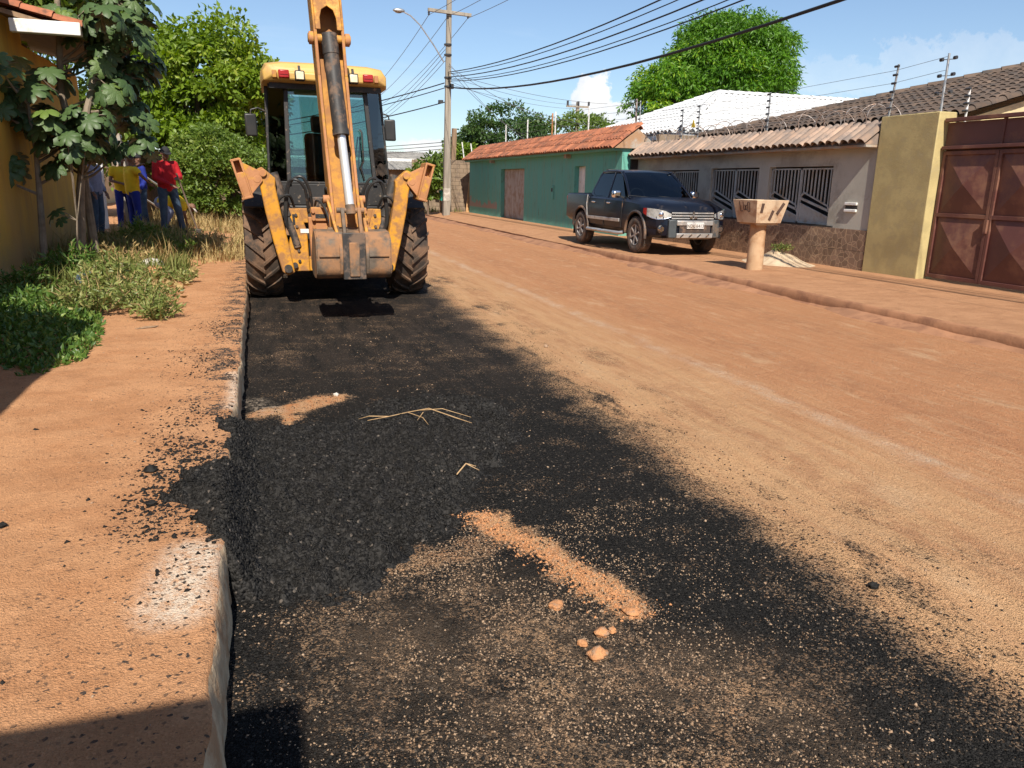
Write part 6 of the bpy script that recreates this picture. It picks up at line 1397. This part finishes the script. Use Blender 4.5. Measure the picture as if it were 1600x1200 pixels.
def blades(name, X, Y, H, lean, mt, label, wd_=.006):
    g = NR; n = len(X); Z = lot_z(X,Y)-.01; a = g.uniform(0,6.28,n); B = np.stack([X,Y,Z],-1); L = lean*g.uniform(.1,1,n)*H; T = B+np.stack([np.cos(a)*L,np.sin(a)*L,H],-1); M_ = (B+T)/2+np.stack([-np.cos(a)*L*.2,-np.sin(a)*L*.2,H*.12],-1); s = np.stack([-np.sin(a),np.cos(a),a*0],-1)*wd_*g.uniform(.6,1.4,n)[:,None]
    V = np.stack([B-s,B+s,M_+s*.8,M_-s*.8,T],1).reshape(-1,3); q = 5*np.arange(n)[:,None]
    F = np.concatenate([q+np.array([[0,1,2]]),q+np.array([[0,2,3]]),q+np.array([[3,2,4]])])
    o = link(bpy.data.objects.new(name, npmesh(name, V, F, MT[mt], np.repeat(g.random(n),5)))); return tag(o, label, 'grass', kind='stuff')
cover()
g = NR
n = 30000; X = g.uniform(-3.0,-.28,n); Y = 11.8+22*g.random(n)**1.15; dn = fbm(X,Y,1.3,4,90); k = (dn > .44) & (Y > 12.0+1.6*smooth(-1.8,-.3,X)+(fbm(X,Y,2,3,91)-.5)*2.0); X, Y, dn = X[k], Y[k], dn[k]
blades('dry_grass', X, Y, .04+.50*g.random(len(X))**1.8*np.clip((dn-.36)*3.2,.15,1.2), 1.3, 'straw', 'straw coloured dry grass covering the left verge', .007)
n = 16000; X = g.uniform(-3.0,-.5,n); Y = g.uniform(9.5,18,n); dn = fbm(X,Y,1.1,4,95); k = (dn > .50) & (X < -1.0+(fbm(X,Y,1.4,3,96)-.5)*1.4); X, Y = X[k], Y[k]
blades('green_grass', X, Y, .08+.26*g.random(len(X)), .8, 'grass', 'green grass tufts mixed through the verge under the tree', .007)
n = 3000; X = g.uniform(5.5,9.5,n); Y = g.uniform(37,45,n); _lz = lot_z; lot_z = lambda X, Y: X*0+.05; blades('far_grass', X, Y, .1+.3*g.random(n), .6, 'grass', 'patch of far green grass past the utility pole', .012); lot_z = _lz
# leaf litter and rubble under the tree
def litter():
    g = NR; n = 1300; X = g.uniform(-2.6,-.9,n); Y = g.uniform(9.4,13.0,n); D = unit(g,n); D[:,2] *= .25; D /= np.linalg.norm(D,axis=1,keepdims=True)
    o = leaf_obj('leaf_litter', np.stack([X,Y,lot_z(X,Y)+.01+.03*g.random(n)],-1), D, .10*g.uniform(.4,1.4,n), .5, g, 'straw', None); tag(o, 'brown leaf litter and straw under the large leaved tree', 'leaf litter', kind='stuff')
litter()
clod((-1.42,11.65), (.17,.13,.08), 31, 'orange broken brick lump on the verge by the rubble', MT['clay'], 'brick_lump', 'rubble', 'rubble on the verge')
clod((-1.52,12.35), (.22,.16,.09), 32, 'whitish crumpled rubble lump in the middle of the verge', MT['paper'], 'rubble_lump', 'rubble', 'rubble on the verge')
clod((-1.85,12.1), (.14,.10,.06), 33, 'small whitish rubble lump left of the crumpled one', MT['paper'], 'rubble_lump', 'rubble', 'rubble on the verge')
clod((-1.95,10.1), (.16,.10,.14), 34, 'dark blue plastic bag scrap caught in the weeds', MT['denim'], 'bag_scrap', 'litter')
clod((-1.02,7.55), (.09,.025,.012), 35, 'flat reddish splinter of wood at the weed edge', MT['wood'], 'splinter', 'splinter')
# ---------------------------------------------------------------- left side buildings
yh = thing('yellow_house', 'yellow rendered house along the left edge with clay tiled eave', 'house', (-3.0, 4, 0))
yl = lambda mb, name, mt, par=None, bevel=0: mb.xf(lambda x,y,z: (x+3.0,y-4,z)).build(name, MT[mt], par or yh, bevel)
yl(MB().bb(-7.5,-3.0,2.5,13.1,0,4.6), 'wall', 'yellow_wall')
yl(MB().bb(-7.0,-3.02,13.1,16.8,0,3.3), 'rear_wall', 'yellow_wall')
rfm = MB(); rfm.add([(-1.95,-2,3.02),(-1.95,5.0,3.02),(-5,5.0,3.9),(-5,-2,3.9),(-1.95,-2,2.94),(-1.95,5.0,2.94),(-5,5.0,3.82),(-5,-2,3.82)], [(0,1,2,3),(7,6,5,4),(0,4,5,1),(1,5,6,2),(2,6,7,3),(3,7,4,0)]); yl(rfm, 'eave_slab', 'tile_pink')
yl(MB().bb(-2.86,-2.05,12.0,12.12,3.30,3.46), 'gutter_end', 'white', None, .01)
yl(MB().add([(-4.2,12.05,3.9),(-2.06,12.05,3.36),(-2.06,16.9,3.36),(-4.2,16.9,3.9),(-4.2,12.05,3.84),(-2.06,12.05,3.30),(-2.06,16.9,3.30),(-4.2,16.9,3.84)], [(0,1,2,3),(7,6,5,4),(0,4,5,1),(1,5,6,2),(2,6,7,3),(3,7,4,0)]), 'rear_eave_slab', 'wood')
rr_ = bpy.data.objects.new('rear_roof', None); link(rr_, yh); rr_.location = (3,-4,0)
tile_roof(rr_, (-2.02,12.02,3.40), (0,1,0), Vector((-2.14,0,.54)), 23, lambda c: range(5), 'tile_red', .21, .42, .06, 15)
# wall added unseen behind the camera to cast the foreground shadow
nb = MB().bb(-7.0,-.52,-1.30,-.95,0,3.15).build('shadow_wall', MT['concrete']); tag(nb, 'plain shadow casting wall added unseen behind the photographer, left of the road', 'wall')
# concrete wall by the workers
cw = thing('concrete_wall', 'grey concrete slab wall behind the workers', 'wall', (-3.3,22,.2))
MB().bb(-.10,.10,0,11,-.3,2.2).build('slab', MT['block'], cw); MB().bar((.28,-.1,-.2),(.05,-.1,2.35),.24,.2,(0,1,0)).build('pillar', MT['concrete'], cw, .01)
mtl = MB().bb(-5.2,-3.45,21.0,21.06,.2,2.1).build('white_board', MT['white']); tag(mtl, 'white board seen behind the shaded workers', 'board')
for k, (a, b, lb) in enumerate((((-3.0,22.6,1.75),(-2.35,24.2,1.1),'upper'),((-3.0,22.4,1.15),(-2.3,24.2,.45),'lower'))): tag(MB().cyl(a, b, .025, None, 8).build('leaning_pipe', MT['white']), lb+' white pipe leaning along the concrete wall', 'pipe', 'white pipes by the wall')
fb = MB().bb(-16,-6.5,34,44,0,3.4).build('far_house_wall', MT['cream']); tag(fb, 'far pale house side beyond the trees on the left', 'house')
# ---------------------------------------------------------------- people
def capsule(mb, p, q, r0, r1, n=14):
    p = Vector(p); q = Vector(q); mb.tube([p+(p-q).normalized()*r0*.6, p+(p-q).normalized()*r0*.3, p, q, q+(q-p).normalized()*r1*.3, q+(q-p).normalized()*r1*.6], [r0*.55,r0*.9,r0,r1,r1*.9,r1*.55], n)
def fuse(mb, name, mt, parent, vox, it=4, keep=None):
    o = MB.build(mb, name, MT[mt], None, 0, 0); md = o.modifiers.new('r','REMESH'); md.mode = 'VOXEL'; md.voxel_size = vox; sm = o.modifiers.new('s','SMOOTH'); sm.iterations = it; sm.factor = .5
    bpy.context.view_layer.update(); me = bpy.data.meshes.new_from_object(o.evaluated_get(bpy.context.evaluated_depsgraph_get())); o.modifiers.clear(); o.data = me; me.materials.clear(); me.materials.append(MT[mt]); me.shade_smooth(); o.parent = parent; return o
def person(label, loc, rz, J, shirt, trousers, cap, sleeve=1.0, shoe='black_cloth', hair='black_cloth', s=1.0):
    t = thing('person', label, 'person', loc, rz); t.scale = (s,s,s)
    D = dict(pel=(0,0,.93), chest=(0,.0,1.33), neck=(0,0,1.50), head=(0,-.02,1.64), face=(0,-1,0),
             shL=(.19,0,1.43), elL=(.25,.03,1.15), haL=(.24,-.10,.92), shR=(-.19,0,1.43), elR=(-.25,.03,1.15), haR=(-.24,-.10,.92),
             hiL=(.10,0,.92), knL=(.12,-.02,.50), anL=(.13,.02,.08), hiR=(-.10,0,.92), knR=(-.12,-.02,.50), anR=(-.13,.02,.08), fing=(0,0,-1)); D.update(J); V = {k: Vector(v) for k, v in D.items()}
    fd = V['face'].normalized(); upv = (V['head']-V['neck']).normalized(); rt = fd.cross(upv).normalized()
    b = MB(); h = V['head']
    capsule(b, V['neck']-Vector((0,0,.05)), h-upv*.06, .058, .055)
    b.sphere(h+upv*.03, (.078,.095,.105), 18, 14) if abs(fd.y) > .6 else b.sphere(h+upv*.03, (.095,.078,.105), 18, 14)
    b.sphere(h-upv*.05+fd*.03, .066, 14, 10); capsule(b, h+fd*.088+upv*.01, h+fd*.112-upv*.035, .010, .017, 8)   # jaw, nose
    for s_ in (-1,1):
        b.sphere(h+rt*s_*.082-upv*.005-fd*.005, (.02,.02,.032), 8, 6); capsule(b, h+fd*.085+rt*s_*.02+upv*.03, h+fd*.08+rt*s_*.055+upv*.03, .012, .010, 8)
    capsule(b, h+fd*.088-upv*.072-rt*.022, h+fd*.088-upv*.072+rt*.022, .011, .011, 8)
    capsule(b, V['chest'], V['pel'], .13, .12)
    for c in 'LR':
        capsule(b, V['sh'+c], V['el'+c], .046, .038); capsule(b, V['el'+c], V['ha'+c], .037, .026)
        d = (V['ha'+c]-V['el'+c]).normalized(); fg = (d*.5+V['fing']*.5).normalized(); pc = V['ha'+c]+d*.045; sd = fg.cross(upv); sd = sd.normalized() if sd.length > .1 else Vector((1,0,0))
        capsule(b, V['ha'+c], pc+d*.02, .026, .034, 12)
        crl = V.get('curl'+c, fg)
        for q in range(4):
            o_ = sd*(.021*(q-1.5)); L_ = (.075,.085,.08,.062)[q]; a_ = pc+d*.035+o_; m_ = a_+fg*L_*.5; e_ = m_+(crl*.8+fg*.3).normalized()*L_*.55; capsule(b, a_, m_, .0115, .0105, 8); capsule(b, m_, e_, .0105, .009, 8)
        th = pc+sd*.03*(1 if c == 'L' else -1); capsule(b, th, th+sd*.03*(1 if c == 'L' else -1)+fg*.045, .013, .011, 8)
        capsule(b, V['hi'+c], V['kn'+c], .075, .05); capsule(b, V['kn'+c], V['an'+c], .048, .036)
    fuse(b, 'body', 'skin', t, .0105, 2)
    sh = MB(); capsule(sh, V['chest']+Vector((.07,0,0)), V['pel']+Vector((.05,0,.02)), .135, .135); capsule(sh, V['chest']-Vector((.07,0,0)), V['pel']-Vector((.05,0,-.02)), .135, .135); capsule(sh, V['chest'], V['pel'], .150, .150); capsule(sh, V['neck']-Vector((0,0,.07)), V['neck']-Vector((0,0,.02)), .085, .066)
    for c in 'LR':
        capsule(sh, V['chest']+(V['sh'+c]-V['chest'])*.5, V['sh'+c], .11, .078)
        if sleeve > .9: capsule(sh, V['sh'+c], V['el'+c], .075, .058); capsule(sh, V['el'+c], V['el'+c].lerp(V['ha'+c],.9), .057, .042)
        else: capsule(sh, V['sh'+c], V['sh'+c].lerp(V['el'+c], sleeve), .078, .072)
    fuse(sh, 'shirt', shirt, t, .016, 5)
    tr = MB(); capsule(tr, V['pel']+Vector((.05,0,.02)), V['pel']+Vector((-.05,0,.02)), .14, .14)
    for c in 'LR': capsule(tr, V['hi'+c], V['kn'+c], .105, .078); capsule(tr, V['kn'+c], V['an'+c]+Vector((0,0,.03)), .077, .064)
    fuse(tr, 'trousers', trousers, t, .016, 5)
    for c in 'LR':
        a = V['an'+c]; sm_ = MB(); capsule(sm_, a+Vector((0,.03,-.035)), a+Vector((0,-.13,-.045)), .05, .042); capsule(sm_, a+Vector((0,.02,.02)), a+Vector((0,.01,-.03)), .048, .05); fuse(sm_, 'shoe', shoe, t, .014, 3)
    if cap:
        cp = MB(); n = 18; M3 = Matrix((rt, fd, upv)).transposed(); vs_ = []; fs = []
        for i in range(7):
            a = PI/2*i/6
            for q in range(n): vs_.append(h+upv*.045+M3 @ Vector((.092*math.cos(a)*math.cos(2*PI*q/n),.107*math.cos(a)*math.sin(2*PI*q/n),.105*math.sin(a))))
        for i in range(6):
            for q in range(n): fs.append((i*n+q,i*n+(q+1)%n,(i+1)*n+(q+1)%n,(i+1)*n+q))
        cp.add(vs_, fs); co = cp.build('cap', MT[cap], t)
        br = MB(); vv = []
        for i in range(9):
            a = PI*i/8; vv.append(h+upv*.05+M3 @ Vector((.088*math.cos(a),.06+.125*math.sin(a),-.012*math.sin(a))))
        br.add([p for p in vv]+[p+upv*.01 for p in vv], [tuple(range(8,-1,-1)), tuple(range(9,18))]+[(i,(i+1)%9,9+(i+1)%9,9+i) for i in range(9)]); br.build('cap_peak', MT[cap], co)
    else:
        hr = MB(); hr.sphere(h+upv*.06-fd*.015, (.085,.10,.09), 16, 10); fuse(hr, 'hair', hair, t, .014, 2)
    return t
LZ = lambda x, y: float(lot_z(np.array([x]),np.array([y]))[0])
x, y = -1.92, 19.4
person('man in red long sleeved shirt and black cap holding a tool handle', (x,y,LZ(x,y)), R(28), dict(head=(.0,-.05,1.63), face=(.0,-.93,-.36), elL=(.27,-.06,1.16), haL=(.12,-.26,1.14), elR=(-.25,-.02,1.14), haR=(-.02,-.27,1.00), knL=(.16,-.08,.50), anL=(.24,-.04,.08), fing=(.3,-.5,-.3), curlL=(-.8,-.2,-.3), curlR=(.8,-.2,-.3)), 'red_cloth', 'denim', 'black_cloth', s=1.07)
th_ = Matrix.Rotation(R(28),3,'Z'); hw = [Vector((x,y,LZ(x,y)))+th_ @ (Vector(v)*1.07) for v in ((.085,-.32,1.24),(.40,-.42,.05))]
hoe = thing('tool_handle', 'dark wooden tool handle held by the man in red', 'tool', tuple(hw[1])); b_ = Vector(hw[1]); MB().tube([(0,0,-.02), tuple(Vector(hw[0])-b_)], .02, 10).build('shaft', MT['bark'], hoe); MB().box((.0,-.02,.0),(.14,.05,.10)).build('blade', MT['black_steel'], hoe, .01)
x, y = -2.62, 19.3
person('worker in yellow t shirt and royal blue trousers with an arm raised', (x,y,LZ(x,y)), R(125), dict(elL=(.36,-.16,1.42), haL=(.20,-.30,1.52), elR=(-.36,-.05,1.30), haR=(-.30,-.27,1.12), fing=(0,-.6,.2), curlL=(0,-.5,-.3), curlR=(.4,-.5,0)), 'yellow_cloth', 'blue_cloth', 'black_cloth', .55, 'paper', s=.96)
x, y = -2.95, 20.3
person('second worker in yellow shirt half hidden by leaves', (x,y,LZ(x,y)), R(20), dict(haL=(.06,-.2,1.1), haR=(-.06,-.2,1.1), elL=(.27,-.03,1.16), elR=(-.27,-.03,1.16), fing=(0,-.8,0)), 'yellow_cloth', 'blue_cloth', None, .5, s=.97)
x, y = -3.22, 18.4
person('person in pale grey blue shirt standing behind the leaves', (x,y,LZ(x,y)), R(70), {}, 'grey_cloth', 'denim', None, 1.0, s=.98)
x, y = -2.72, 21.4
person('person in dark blue with a black cap behind the yellow shirted worker', (x,y,LZ(x,y)), R(-60), {}, 'blue_cloth', 'denim', 'black_cloth', 1.0, s=1.0)
x, y = -2.12, 20.6
person('worker in yellow bending low beside the man in red', (x,y,LZ(x,y)), R(95), dict(pel=(0,.10,.62), chest=(0,-.33,.66), neck=(0,-.48,.62), head=(0,-.58,.54), face=(0,-.45,-.9), shL=(.19,-.38,.64), shR=(-.19,-.38,.64), elL=(.23,-.42,.38), elR=(-.23,-.42,.38), haL=(.12,-.45,.16), haR=(-.12,-.45,.16), hiL=(.10,.10,.60), hiR=(-.10,.10,.60), knL=(.13,-.12,.42), knR=(-.13,-.12,.42), anL=(.13,.05,.08), anR=(-.13,.05,.08)), 'yellow_cloth', 'grey_cloth', 'paper', .6, s=1.0)
